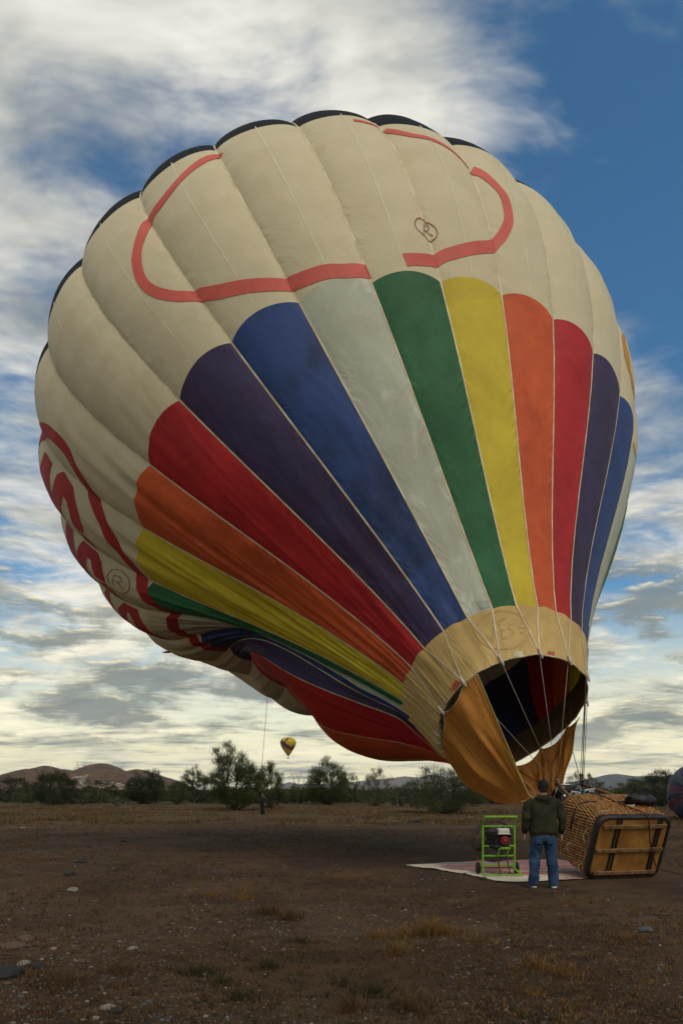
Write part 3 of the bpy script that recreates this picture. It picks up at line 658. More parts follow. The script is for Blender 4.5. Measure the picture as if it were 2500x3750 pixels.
for key in corner:
    q = MB(); q.M = BINV; c1 = corner[key]; q.tube([c1 + Vector((.03 * math.cos(a), 0, .05 + .06 * math.sin(a))) for a in np.linspace(0, 2 * math.pi, 12)[:-1]], .010, 6, closed=True); q.build('carabiner', steel, balloon, True)

# ------------------------------------------------------------------ the orange scoop under the mouth
scoopm = fabric('scoop_cloth', (.46, .185, .030), .42, (.27, .095, .016), wr=.9)
nS, nT = 150, 46
kS = np.linspace(-1.75, -19.6, nS); wS = np.linspace(0, 1, nS)
ctrl_w = [0, .10, .22, .40, .60, .82, 1.0]
ctrl = [at(1936, 2918, 13.1), at(1926, 2926, 13.25), at(1896, 2938, 13.6), at(1850, 2946, 14.35), at(1925, 2935, 14.85), at(2000, 2915, 14.9), at(2058, 2888, 14.5)]
Bp = np.stack([np.interp(wS, ctrl_w, [c_[i] for c_ in ctrl]) for i in range(3)], 1)
um = ((kS + .5) / 2) % 1
kkS = (kS + 14) % 28 - 14
gap = np.interp(wS, [0, .03, .08, .2, .35, .5, .72, .85, 1], [.0, .02, .18, .22, .02, .05, .17, .14, .08]) * (4 * um * (1 - um)) ** .8
Tp = env(kS, np.zeros(nS), 0., False) - EA[None] * (gap[:, None] + .01)
tt = np.linspace(0, 1, nT)[None, :, None]
ctr = EM - EA * 1.0
outw = Tp - EM; outw /= np.linalg.norm(outw, axis=1)[:, None]
bul = np.interp(wS, [0, .06, .15, .28, .42, .6, .8, 1], [.0, .05, .12, .14, .14, .14, .08, .02])
Cp = (Tp + Bp) / 2 + outw * bul[:, None] + np.array([0, 0, -1.])[None] * (bul * .45)[:, None]
SP = (1 - tt) ** 2 * Tp[:, None] + 2 * tt * (1 - tt) * Cp[:, None] + tt ** 2 * Bp[:, None]
# gathered folds fanning out of the tie points and the lower corner
fold = (vnoise(wS[:, None] * 55 + 0 * tt[..., 0], 2.2 * tt[..., 0] + 0 * wS[:, None], 21) - .5) * .20 + (vnoise(wS[:, None] * 120, 3 * tt[..., 0], 22) - .5) * .06
fold += (vnoise(wS[:, None] * 16, 1.6 * tt[..., 0], 23) - .5) * .34
fold *= (np.sin(np.pi * np.clip(tt[..., 0], 0, 1)) ** .6) * np.interp(wS, [0, .02, .1, 1], [0, .3, 1, .7])[:, None]
SP = SP + outw[:, None] * fold[..., None]
uvS = np.stack([np.repeat(((kS / 2) % 1)[:, None], nT, 1), np.repeat(tt[0, :, 0][None] * 3, nS, 0)], -1)
scoop = link('scoop', grid_mesh('scoop', SP - np.array(balloon.location), uvS), balloon, scoopm)
scoop['label'] = 'orange cloth scoop hanging below the mouth'
pipe = mat('scoop_binding', (.50, .36, .16), .8, (.36, .24, .09), 8)
for nm, pts in (('scoop_hem', SP[0]), ('scoop_hem', SP[-1]), ('scoop_hem', SP[:, 0])):
    q = MB(); q.M = BINV; q.tube([Vector(p.tolist()) for p in pts], .010, 5); q.build(nm, pipe, scoop, True)
q = MB(); q.M = BINV
a = [Vector(SP[3, j].tolist()) + Vector((0, -.03, 0)) for j in (24, 30, 36, 41, 45)]
q.tube(a, [.012, .03, .035, .03, .012], 6, flat=.3); q.build('scoop_strap', mat('strap_yellow', (.50, .30, .03), .7), scoop, True)
hp = Vector(SP[16, -1].tolist())
q = MB(); q.M = BINV; h0 = at(1891, 2905, 13.3); q.tube([h0 + Vector((0, 0, .05)), h0 + Vector((.005, 0, -.15)), h0 + Vector((-.01, 0, -.33))], .022, 6, flat=.25); q.build('hanging_strap', mat('strap_orange', (.40, .17, .04), .8), balloon, True)
# ------------------------------------------------------------------ bag and rope on the basket
bagm = mat('bag_nylon', (.010, .010, .012), .5, (.004, .004, .005), 8., .8, 9.)
bq = MB(); bc_ = bfr @ Vector((1.24, BH + .08, .60))
bm_ = bmesh.new(); bmesh.ops.create_icosphere(bm_, subdivisions=4, radius=1.)
for v_ in bm_.verts:
    n_ = v_.co.normalized(); k_ = 1 + .28 * (fbm(n_.x * 2.2 + 3, n_.y * 2.2 + n_.z * 1.7, 5) - .47) + .10 * (fbm(n_.x * 6 + n_.z * 3, n_.y * 6, 8) - .47)
    v_.co = Vector((n_.x * .30 * k_, n_.y * .19 * k_, max(n_.z * .15 * k_, -.085)))
me = bpy.data.meshes.new('stuff_bag'); bm_.to_mesh(me); bm_.free(); me.polygons.foreach_set('use_smooth', [True] * len(me.polygons))
bag = empty('stuff_bag', bc_); bag.rotation_euler = (R(-14), R(4), R(14)); link('bag_body', me, bag, bagm)
q = MB(); q.tube([(-.14, -.13, .09), (-.08, -.16, .12), (.02, -.17, .12), (.09, -.15, .09)], .010, 6); q.build('carry_strap', bagm, bag, True)
q = MB(); q.tube([(-.20, -.05, .03), (-.29, -.07, .05), (-.30, -.10, .02)], [.035, .02, .035], 7); q.build('tied_neck', bagm, bag, True)
tag(bag, 'slumped black nylon bag on the upper side of the basket', 'bag')
rp = [bfr @ Vector(p) for p in ((.62, BH - .1, BL + .55), (.66, BH + .03, BL + .02), (.78, BH + .035, .7), (.86, BH + .045, .35), (.93, BH + .06, .04), (.97, BH - .05, -.06), (1.05, .9, -.06), (1.15, .62, -.08), (1.28, .4, -.07), (1.40, .22, -.08))]
rp += [Vector((6.15, 12.62, .10)), Vector((6.5, 12.55, .035)), Vector((7.2, 12.5, .03)), Vector((8.4, 12.9, .03))]
q = MB(); q.tube([Vector(p) for p in smooth_path([tuple(p) for p in rp], 6)], .011, 6)
tag(q.build('red_rope', mat('rope_maroon', (.075, .016, .014), .8, (.03, .009, .008), 30), None, True), 'thin maroon rope running over the basket and along the ground', 'rope')

# ------------------------------------------------------------------ ground cloth
corn = [(at(1482, 3170, 14.7)), at(1640, 3161, 15.2), at(1760, 3153, 15.6), at(2040, 3150, 15.85), at(2230, 3180, 14.2), at(2150, 3221, 12.45), at(2010, 3228, 12.15), at(1850, 3234, 11.95), at(1760, 3215, 12.62), at(1690, 3200, 13.25)]
# lofted between the back and the front edge
back = [(c_.x, c_.y) for c_ in (corn[0], corn[1], corn[2], corn[3], corn[4])]; front = [(c_.x, c_.y) for c_ in (corn[0], corn[9], corn[8], corn[7], corn[6], corn[5], corn[4])]
def along(pl, n):
    L = [0]
    for a, b_ in zip(pl[:-1], pl[1:]): L.append(L[-1] + math.dist(a, b_))
    d = np.linspace(0, L[-1], n); return np.stack([np.interp(d, L, [p[0] for p in pl]), np.interp(d, L, [p[1] for p in pl])], 1)
nb, nf = 90, 44
eb, ef = along(back, nb), along(front, nb)
tv = np.linspace(0, 1, nf)[None, :, None]
C2 = ef[:, None] * (1 - tv) + eb[:, None] * tv
C2[..., 0] += .05 * (fbm(C2[..., 0] * 3, C2[..., 1] * 3, 31) - .47) * 2; C2[..., 1] += .06 * (fbm(C2[..., 0] * 2.3, C2[..., 1] * 2.3, 33) - .47) * 2
Zc = gz(C2[..., 0], C2[..., 1]) + .016 + .05 * np.maximum(0, fbm(C2[..., 0] * 2.2, C2[..., 1] * 5, 35) - .45) + .02 * np.maximum(0, fbm(C2[..., 0] * 6, C2[..., 1] * 9, 37) - .45)
uvC = np.stack([np.repeat(np.linspace(0, 1, nb)[:, None], nf, 1), np.repeat(np.linspace(0, 1, nf)[None], nb, 0)], -1)
cm = bpy.data.materials.new('rag_cloth'); cm.use_nodes = True; h = NT(cm.node_tree); b = h.n['Principled BSDF']
tcc = h.n.new('ShaderNodeTexCoord'); ob = tcc.outputs['Object']; uv = tcc.outputs['UV']; uu, vv, _ = h.sep(uv); ox, oy, _ = h.sep(ob)
wob = h.math('ADD', oy, h.math('MULTIPLY', h.noise(ob, 1.2, 4), .25))
st = h.noise(h.comb(h.math('MULTIPLY', ox, .22), h.math('MULTIPLY', wob, 4.2), 0.), 1.0, 3, .6)
st2 = h.noise(h.comb(h.math('MULTIPLY', ox, .3), h.math('MULTIPLY', wob, 7.0), 5.), 1.0, 3, .6)
cc_ = h.mix(h.ramp(st, .40, .52), (.42, .37, .32), (.44, .12, .095)); cc_ = h.mix(h.ramp(st2, .50, .60), cc_, (.17, .15, .17)); cc_ = h.mix(h.ramp(st2, .40, .30), cc_, (.52, .31, .22))
edge_ = h.ramp(h.math('ADD', vv, h.math('MULTIPLY', h.noise(ob, 1.5, 3), .10)), .30, .26)
edge_ = h.math('MULTIPLY', edge_, h.ramp(uu, .72, .55))
edge_ = h.math('MAXIMUM', edge_, h.ramp(uu, .20, .12))
cc_ = h.mix(edge_, cc_, (.62, .55, .41))
mark = h.math('MULTIPLY', h.ramp(h.noise(ob, 5.0, 3, .7), .60, .64), h.math('MULTIPLY', h.ramp(vv, .28, .2), h.ramp(uu, .45, .6)))
cc_ = h.mix(mark, cc_, (.04, .04, .05))
cc_ = h.mix(h.math('MULTIPLY', h.ramp(h.noise(ob, 2.0, 6, .7), .45, .8), .6), cc_, (.13, .09, .06))
h.l.new(cc_, b.inputs['Base Color']); b.inputs['Roughness'].default_value = .95
tag(link('ground_cloth', grid_mesh('ground_cloth', np.concatenate([C2, Zc[..., None]], -1), uvC), None, cm), 'striped pink and cream ground cloth spread under the fan', 'cloth')
for (cx, cy, ln, an) in ((2.86, 13.55, .75, .05), (3.75, 13.9, .6, -.1)):
    pass

# ------------------------------------------------------------------ inflator fan
fan = tag(empty('inflator_fan', (2.985, 12.98, .035), R(3)), 'lime green framed inflator fan with petrol engine on wheels', 'fan')
lime = mat('paint_lime', (.19, .46, .016), .4, (.12, .31, .012), 5., .1, 40, spec=.45)
blackp = mat('engine_black', (.012, .012, .013), .45, (.006, .006, .006), 12)
rub = mat('rubber', (.016, .015, .014), .85); wheelm = mat('wheel_hub', (.30, .29, .26), .5)
def bar(name, a, b_, wd=.032, m_=lime, parent=fan):
    a = Vector(a); b_ = Vector(b_); d = b_ - a; rot = d.to_track_quat('Z', 'Y').to_matrix()
    q = MB(); q.rbox((a + b_) / 2, (wd, wd, d.length), .005, rot, 1); return q.build(name, m_, parent)
W2 = .305
for s_ in (-1, 1):
    bar('frame_post', (s_ * W2, 0, .10), (s_ * W2, 0, .93)); bar('handle_arm', (s_ * W2, 0, .93), (s_ * (W2 - .005), -.16, 1.095))
    bar('frame_foot', (s_ * W2, .02, .10), (s_ * (W2 + .045), -.30, .012)); bar('frame_skid', (s_ * W2, 0, .11), (s_ * W2, .42, .11))
bar('handle_grip', (-W2, -.16, 1.095), (W2, -.16, 1.095), .034)
for z_, y_ in ((.905, -.0), (.345, 0), (.17, .02)): bar('cross_bar', (-W2 + .017, y_, z_), (W2 - .017, y_, z_), .030)
bar('foot_bar', (-W2 - .025, -.29, .016), (W2 + .03, -.29, .016), .030)
bar('engine_bracket', (-.19, -.03, .535), (-.30, .0, .535), .028); bar('engine_bracket', (.19, -.03, .535), (.30, .0, .535), .028)
bar('engine_bracket', (-.02, -.20, .505), (.16, -.20, .505), .036); bar('engine_bracket', (-.03, -.19, .50), (-.03, -.03, .345), .028); bar('engine_bracket', (.14, -.19, .50), (.14, -.03, .345), .028)
for x_ in (-.035, .145): bar('spring_stay', (x_, -.02, .335), (x_, -.24, .03), .024, mat('rusty_steel', (.10, .045, .022), .8))
# cage, hub and blades
cage = MB(); cz, cy_ = .60, .27
for r_, y_ in ((.40, cy_), (.40, cy_ + .22), (.30, cy_ - .03), (.20, cy_ - .04), (.10, cy_ - .045), (.35, cy_ - .02), (.25, cy_ - .035), (.15, cy_ - .043), (.38, cy_ - .01), (.40, cy_ + .07), (.40, cy_ + .14)):
    cage.tube([(r_ * math.cos(a), y_, cz + r_ * math.sin(a)) for a in np.linspace(0, 2 * math.pi, 41)[:-1]], .0025 if r_ < .4 else (.009 if y_ in (cy_, cy_ + .22) else .0025), 5, closed=True)
for i in range(60):
    a = 2 * math.pi * i / 60; cage.tube([(.09 * math.cos(a), cy_ - .045, cz + .09 * math.sin(a)), (.30 * math.cos(a), cy_ - .03, cz + .30 * math.sin(a)), (.40 * math.cos(a), cy_, cz + .40 * math.sin(a)), (.40 * math.cos(a), cy_ + .22, cz + .40 * math.sin(a))], .0016, 3)
cage.build('wire_cage', mat('cage_wire', (.055, .055, .055), .4, metal=.5), fan, True)
prop = MB()
for i in range(4):
    a = 2 * math.pi * i / 4 + .5; ca, sa = math.cos(a), math.sin(a)
    def pt(r_, t_, y_): return (r_ * ca - t_ * sa, cy_ + .11 + y_, cz + r_ * sa + t_ * ca)
    prop.loft([[pt(r_, -w_, -tw), pt(r_, 0, -tw * .1 + .006), pt(r_, w_, tw), pt(r_, 0, tw * .1 - .006)] for r_, w_, tw in ((.04, .03, .03), (.15, .055, .035), (.28, .06, .025), (.37, .04, .012))])
prop.build('fan_blade_set', mat('blade_wood', (.06, .035, .018), .5), fan, True)
q = MB(); q.lathe([(.05, 0), (.055, .04), (.03, .09)], 16, Matrix.Translation((0, cy_ + .15, cz)) @ Matrix.Rotation(R(90), 4, 'X')); q.build('fan_hub', darkst, fan, True)
# engine
eng = MB(); eng.rbox((.03, .04, .63), (.30, .24, .26), .03); eng.rbox((.02, .02, .52), (.34, .26, .06), .015)
for i in range(6): eng.box((-.02 + i * .0, .02, .70 + i * .016), (.26, .20, .007))
engo = eng.build('engine', blackp, fan)
q = MB(); q.rbox((.075, -.03, .815), (.215, .17, .115), .03, None, 3); q.rbox((.075, -.03, .765), (.245, .20, .016), .006)
tank = q.build('fuel_tank', mat('tank_white', (.66, .64, .55), .35, (.5, .48, .4), 5), fan, True)
q = MB(); q.lathe([(.032, 0), (.034, .012), (.025, .02)], 14, Matrix.Translation((.07, -.02, .872)).to_4x4()); q.build('fuel_cap', blackp, tank)
q = MB(); q.rbox((-.17, -.03, .78), (.19, .19, .15), .04, None, 3); q.rbox((-.17, -.02, .69), (.15, .16, .06), .02); q.build('air_filter', blackp, fan, True)
q = MB(); q.rbox((-.20, -.02, .64), (.10, .12, .06), .015); q.tube([(-.20, -.07, .66), (-.22, -.1, .6), (-.2, -.1, .55)], .012, 6); q.build('carburettor', darkst, fan)
q = MB(); q.lathe([(.088, 0), (.092, .02), (.086, .045), (.06, .055), (.055, .05), (.035, .052), (.033, .06), (.0, .062)], 28, Matrix.Translation((.085, -.085, .635)) @ Matrix.Rotation(R(90), 4, 'X')); 
rec = q.build('recoil_starter', mat('starter_red', (.22, .011, .016), .45, (.12, .006, .009), 8), fan, True)
q = MB()
for i in range(12):
    a = 2 * math.pi * i / 12; q.box((.085 + .066 * math.cos(a), -.1395, .635 + .066 * math.sin(a)), (.008, .004, .02), Matrix.Rotation(-a + math.pi / 2, 3, 'Y'))
q.build('starter_vent', blackp, rec)
q = MB(); q.rbox((.20, .0, .74), (.07, .12, .10), .02); q.build('muffler', darkst, fan, True)
for s_ in (-1, 1):
    wx = s_ * (W2 + .065)
    Mw = Matrix.Translation((wx, .10, .105)) @ Matrix.Rotation(R(90), 4, 'Y') @ Matrix.Rotation(R(0), 4, 'X')
    q = MB(); q.lathe([(.062, -.025), (.095, -.03), (.108, -.018), (.110, 0), (.108, .018), (.095, .03), (.062, .025)], 26, Mw); wh = q.build('wheel', rub, fan, True)
    q = MB(); q.lathe([(.0, -.022), (.055, -.022), (.062, -.027), (.062, .027), (.055, .022), (.0, .022)], 20, Mw); q.build('wheel_hub', wheelm, wh, True)
q = MB(); q.tube([(-W2 - .06, .10, .105), (W2 + .06, .10, .105)], .011, 8); q.build('axle', darkst, fan, True)

# ------------------------------------------------------------------ people
def skin(name, J, edges, root, m_, parent, sub=2):
    me = bpy.data.meshes.new(name); names = list(J); me.from_pydata([J[n_][0] for n_ in names], [(names.index(a), names.index(b_)) for a, b_ in edges], [])
    o = bpy.data.objects.new(name, me); col.objects.link(o)
    md = o.modifiers.new('s', 'SKIN'); md.use_smooth_shade = True; md.branch_smoothing = .4
    for i, n_ in enumerate(names):
        r_ = J[n_][1]; me.skin_vertices[0].data[i].radius = r_ if isinstance(r_, tuple) else (r_, r_)
        me.skin_vertices[0].data[i].use_root = n_ == root
    s2 = o.modifiers.new('d', 'SUBSURF'); s2.levels = sub; s2.render_levels = sub
    dg = bpy.context.evaluated_depsgraph_get(); nm = bpy.data.meshes.new_from_object(o.evaluated_get(dg)); nm.name = name
    bpy.data.objects.remove(o); nm.materials.clear(); nm.materials.append(m_)
    nm.polygons.foreach_set('use_smooth', [True] * len(nm.polygons))
    return link(name, nm, parent)
def hand(J, ed, side, wrist, palm_dir, tag_, curl=.35, sc_=1.):
    """palm and five fingers; fingers run along palm_dir and curl towards the thigh"""
    d = Vector(palm_dir).normalized(); sx = 1 if side > 0 else -1
    fwd = Vector((0, 1, 0)); fwd = (fwd - d * fwd.dot(d)).normalized(); inn = Vector((-sx, 0, 0)); inn = (inn - d * inn.dot(d) - fwd * inn.dot(fwd)).normalized()
    wv = Vector(wrist); pm = wv + d * .045 * sc_; J[tag_ + 'palm'] = (tuple(pm), (.022 * sc_, .036 * sc_)); J[tag_ + 'knuck'] = (tuple(wv + d * .085 * sc_), (.017 * sc_, .036 * sc_))
    ed += [(tag_ + 'wrist', tag_ + 'palm'), (tag_ + 'palm', tag_ + 'knuck')]
    for i, (off, ln) in enumerate(((.030, .062), (.010, .072), (-.010, .067), (-.029, .052))):
        b0 = wv + d * .092 * sc_ + fwd * off * sc_; c1 = curl * (1 + .12 * i)
        p1 = b0 + (d * math.cos(c1 * .5) + inn * math.sin(c1 * .5)) * ln * .5 * sc_; p2 = p1 + (d * math.cos(c1 * 1.8) + inn * math.sin(c1 * 1.8)) * ln * .5 * sc_
        for nn, pp, rr_ in (('a', b0, .0092), ('b', p1, .0088), ('c', p2, .0072)): J[f'{tag_}f{i}{nn}'] = (tuple(pp), rr_ * sc_)
        ed += [(tag_ + 'knuck', f'{tag_}f{i}a'), (f'{tag_}f{i}a', f'{tag_}f{i}b'), (f'{tag_}f{i}b', f'{tag_}f{i}c')]
    t0 = pm + fwd * .036 * sc_; t1 = t0 + (d * .7 + fwd * .6 + inn * .3).normalized() * .034 * sc_; t2 = t1 + (d * .9 + fwd * .25 + inn * .35).normalized() * .028 * sc_
    for nn, pp, rr_ in (('ta', t0, .011), ('tb', t1, .0098), ('tc', t2, .008)): J[tag_ + nn] = (tuple(pp), rr_ * sc_)
    ed += [(tag_ + 'palm', tag_ + 'ta'), (tag_ + 'ta', tag_ + 'tb'), (tag_ + 'tb', tag_ + 'tc')]
skinm = mat('skin', (.42, .21, .14), .55, (.36, .16, .105), 14)
def folds(o, amp, sx, seed, axis=2):
    me = o.data; n = len(me.vertices); co = np.zeros(n * 3); me.vertices.foreach_get('co', co); co = co.reshape(-1, 3); no = np.zeros(n * 3); me.vertices.foreach_get('normal', no); no = no.reshape(-1, 3)
    a = np.arctan2(co[:, 1], co[:, 0]); d = fbm(co[:, 0] * 6 + a * 1.5 + seed, co[:, 2] * sx + co[:, 0] * 5, seed, 4) - .47
    co = co + no * (amp * 2 * d)[:, None]; me.vertices.foreach_set('co', co.ravel()); me.update()
def ell_ring(z, hx, hy, cx=0, cy=0, n=28, p=2.4, tilt=0):
    out = []
    for j in range(n):
        a = 2 * math.pi * j / n; c_, s_ = math.cos(a), math.sin(a)
        x_ = cx + hx * math.copysign(abs(c_) ** (2 / p), c_); y_ = cy + hy * math.copysign(abs(s_) ** (2 / p), s_); out.append(Vector((x_, y_, z + tilt * (x_ - cx))))
    return out
def dens(rings, k=4):
    out = []
    for a, b_ in zip(rings[:-1], rings[1:]):
        for i in range(k): out.append([p.lerp(q_, i / k) for p, q_ in zip(a, b_)])
    return out + [rings[-1]]
def shoe(parent, x, y, rz, mu, ms):
    M_ = Matrix.Translation((x, y, 0)) @ Matrix.Rotation(rz, 4, 'Z')
    q = MB(); q.M = M_; q.loft([[Vector(p) for p in ell_ring(z_, hx, hy, 0, .055, 20, 2.6)] for z_, hx, hy in ((.002, .045, .140), (.012, .052, .150), (.030, .051, .149))]); so_ = q.build('shoe_sole', ms, None, True)
    q = MB(); q.M = M_; q.loft(dens([[Vector((p.x, p.y, z_ + max(0, (.06 - p.y)) * sl_)) for p in ell_ring(0, hx, hy, 0, cy, 20, 2.4)] for z_, hx, hy, cy, sl_ in ((.028, .047, .142, .055, 0), (.05, .047, .135, .050, .05), (.075, .042, .10, .020, .12), (.095, .038, .060, -.02, .1))], 2)); sh_ = q.build('shoe', mu, parent, True)
    so_.parent = sh_; return sh_

man = tag(empty('person', (3.372, 11.42, .0), R(-7)), 'person in dark green hoodie, blue jeans and black cap seen from behind', 'person')
J = {'pelvis': ((0, 0, .95), (.14, .10)), 'belly': ((0, -.005, 1.10), (.145, .10)), 'chest': ((0, -.01, 1.30), (.165, .11)), 'coll': ((0, -.01, 1.43), (.12, .085)), 'neck': ((0, -.005, 1.53), .058), 'skull0': ((0, .01, 1.61), (.062, .075)), 'skull1': ((0, .012, 1.68), (.074, .092)), 'skull2': ((0, .005, 1.745), (.058, .07)), 'nose': ((0, .105, 1.645), .014),
     'earL': ((-.078, 0, 1.655), .014), 'earR': ((.078, 0, 1.655), .014)}
ed = [('pelvis', 'belly'), ('belly', 'chest'), ('chest', 'coll'), ('coll', 'neck'), ('neck', 'skull0'), ('skull0', 'skull1'), ('skull1', 'skull2'), ('skull1', 'nose'), ('skull1', 'earL'), ('skull1', 'earR')]
for s_, n_ in ((-1, 'L'), (1, 'R')):
    J.update({n_ + 'sh': ((s_ * .19, -.01, 1.42), .06), n_ + 'el': ((s_ * .285, -.035, 1.15), .043), n_ + 'wrist': ((s_ * .295, .035, .915), (.024, .03)),
              n_ + 'hip': ((s_ * .10, 0, .90), .095), n_ + 'kn': ((s_ * .135, .01, .50), .06), n_ + 'an': ((s_ * .16, -.02, .09), .042), n_ + 'toe': ((s_ * .175, .11, .045), .035)})
    ed += [('coll', n_ + 'sh'), (n_ + 'sh', n_ + 'el'), (n_ + 'el', n_ + 'wrist'), ('pelvis', n_ + 'hip'), (n_ + 'hip', n_ + 'kn'), (n_ + 'kn', n_ + 'an'), (n_ + 'an', n_ + 'toe')]
    hand(J, ed, s_, J[n_ + 'wrist'][0], (s_ * .08, .10, -1), n_)
skin('body', J, ed, 'pelvis', skinm, man)
hood = mat('hoodie_green', (.036, .035, .018), .9, (.020, .021, .012), 5., .5, 90, spec=.1)
rings = [ell_ring(z_, hx, hy, cx, cy) for z_, hx, hy, cx, cy in ((.845, .200, .135, 0, 0), (.86, .212, .145, 0, 0), (.885, .218, .150, 0, 0), (.93, .232, .160, 0, -.005), (1.02, .228, .155, 0, -.005), (1.14, .224, .148, 0, -.01), (1.26, .232, .146, 0, -.015), (1.36, .236, .138, 0, -.02), (1.43, .212, .122, 0, -.02), (1.48, .165, .105, 0, -.02), (1.52, .112, .092, 0, -.015), (1.545, .088, .085, 0, -.01))]
q = MB(); q.loft(dens(rings, 4)); ho = q.build('hoodie', hood, man, True); folds(ho, .026, 7, 4)
for s_ in (-1, 1):
    pts = smooth_path([(s_ * .165, -.01, 1.435), (s_ * .235, -.018, 1.37), (s_ * .272, -.03, 1.25), (s_ * .292, -.042, 1.14), (s_ * .300, -.01, 1.03), (s_ * .298, .03, .935)], 5)
    rr_ = np.interp(np.linspace(0, 1, len(pts)), [0, .2, .45, .6, .85, .95, 1], [.085, .088, .078, .070, .060, .056, .046]).tolist()
    q = MB(); q.tube(pts, rr_, 18); sl_ = q.build('sleeve', hood, ho, True); folds(sl_, .024, 18, 7 + s_)
    q = MB(); q.tube([(s_ * .298, .033, .936), (s_ * .298, .04, .905)], [.043, .040], 16); q.build('cuff', hood, sl_, True)
q = MB(); rg = []
for t_ in np.linspace(0, 1, 19):          # the hood lying in a roll behind the neck
    a = R(-200 + 220 * t_); rg.append((.108 * math.cos(a), -.02 + .105 * math.sin(a), 1.50 - .02 * math.sin(math.pi * t_)))
q.tube(rg, [.03 + .032 * math.sin(math.pi * t_) for t_ in np.linspace(0, 1, 19)], 14); q.ball((0, -.125, 1.455), (.23, .09, .15), 20, 12); hd = q.build('hood', hood, ho, True); folds(hd, .014, 12, 9)
q = MB(); q.tube([(.262, -.085, 1.33), (.268, -.075, 1.27)], .02, 6, flat=.15)
jean = mat('denim', (.036, .070, .135), .85, (.018, .036, .072), 4., .5, 120, spec=.15)
q = MB(); q.loft(dens([ell_ring(z_, hx, hy, 0, cy) for z_, hx, hy, cy in ((.74, .16, .10, 0), (.79, .207, .140, -.012), (.84, .208, .145, -.015), (.89, .200, .135, -.005), (.95, .190, .120, 0))], 3)); je = q.build('jeans', jean, man, True)
for s_ in (-1, 1):
    q = MB(); q.loft(dens([ell_ring(z_, hx, hy, s_ * cx, cy, 22, 2.2) for z_, hx, hy, cx, cy in ((.03, .078, .088, .162, -.02), (.07, .080, .092, .161, -.02), (.14, .078, .086, .158, -.022), (.28, .080, .086, .150, -.025), (.42, .084, .088, .142, -.012), (.52, .088, .090, .135, .0), (.64, .100, .105, .122, 0), (.76, .112, .128, .108, -.005), (.83, .110, .135, .102, -.008))], 5)); lg = q.build('trouser_leg', jean, je, True); folds(lg, .030, 14, 20 + s_)
    q = MB(); px_ = s_ * .095; q.rbox((px_, -.158, .80), (.115, .008, .12), .003); q.build('back_pocket', jean, je)
    shoe(man, s_ * .168, -.03, R(-s_ * 10), mat('shoe_navy', (.015, .020, .032), .7), mat('sole_white', (.60, .60, .57), .6))
capm = mat('cap_black', (.010, .009, .010), .85, (.005, .005, .005), 20)
q = MB(); q.loft([ell_ring(z_, hx, hy, 0, cy, 24, 2.) for z_, hx, hy, cy in ((1.655, .088, .105, .005), (1.69, .090, .108, .004), (1.735, .086, .102, 0), (1.775, .068, .082, -.002), (1.80, .035, .042, -.002), (1.806, .008, .010, 0))]); cp = q.build('cap', capm, man, True)
q = MB(); q.loft([[Vector((x_ * .075, .10 + y_ * .075, 1.668 + z_ - .03 * y_ * y_)) for x_, y_ in ((-1, 0), (-.9, .55), (-.5, .95), (0, 1.1), (.5, .95), (.9, .55), (1, 0))] for z_ in (-.004, .004)]); q.build('cap_visor', capm, cp, True)
q = MB(); q.tube([(.072 * math.cos(a), -.04 + .068 * math.sin(a) - .0, 1.672) for a in np.linspace(R(215), R(325), 9)], .012, 6, flat=.6); q.build('cap_strap', mat('cap_strap', (.05, .012, .012), .7), cp, True)
hairm = mat('hair_brown', (.045, .03, .02), .8)
q = MB(); q.loft([ell_ring(z_, hx, hy, 0, cy, 20, 2.) for z_, hx, hy, cy in ((1.595, .058, .05, -.030), (1.62, .072, .075, -.018), (1.66, .080, .088, -.012))]); q.build('hair', hairm, man, True)

# the far crew member holding the crown line
FD = 52.; fx_ = (962 - 1250) / 2500 * FD; fz_ = float(gz(fx_, FD))
crew = tag(empty('person', (fx_, FD, fz_ - .01), R(155)), 'person in black jacket far off raising one arm to a line', 'person')
J = {'pelvis': ((0, 0, .93), (.13, .09)), 'belly': ((0, 0, 1.08), (.13, .09)), 'chest': ((0, 0, 1.28), (.155, .10)), 'coll': ((0, 0, 1.41), (.12, .08)), 'neck': ((0, .01, 1.50), .05), 'skull0': ((0, .03, 1.575), (.058, .07)), 'skull1': ((0, .03, 1.64), (.07, .085)), 'skull2': ((0, .02, 1.70), (.055, .065)), 'nose': ((0, .12, 1.61), .013),
     'Rsh': ((.18, 0, 1.40), .055), 'Rel': ((.24, .05, 1.66), .042), 'Rwrist': ((.17, .10, 1.90), (.024, .03)), 'Lsh': ((-.18, 0, 1.38), .055), 'Lel': ((-.25, .02, 1.12), .042), 'Lwrist': ((-.28, .12, .92), (.024, .03))}
ed = [('pelvis', 'belly'), ('belly', 'chest'), ('chest', 'coll'), ('coll', 'neck'), ('neck', 'skull0'), ('skull0', 'skull1'), ('skull1', 'skull2'), ('skull1', 'nose'), ('coll', 'Rsh'), ('Rsh', 'Rel'), ('Rel', 'Rwrist'), ('coll', 'Lsh'), ('Lsh', 'Lel'), ('Lel', 'Lwrist')]
for s_, n_, fy in ((-1, 'L', .05), (1, 'R', -.05)):
    J.update({n_ + 'hip': ((s_ * .09, 0, .88), .09), n_ + 'kn': ((s_ * .11, fy + .02, .48), .058), n_ + 'an': ((s_ * .12, fy, .09), .04), n_ + 'toe': ((s_ * .135, fy + .12, .04), .034)})
    ed += [('pelvis', n_ + 'hip'), (n_ + 'hip', n_ + 'kn'), (n_ + 'kn', n_ + 'an'), (n_ + 'an', n_ + 'toe')]
hand(J, ed, 1, J['Rwrist'][0], (-.1, .2, 1), 'R', 1.1); hand(J, ed, -1, J['Lwrist'][0], (-.1, .35, -1), 'L', .5)
skin('body', J, ed, 'pelvis', skinm, crew)
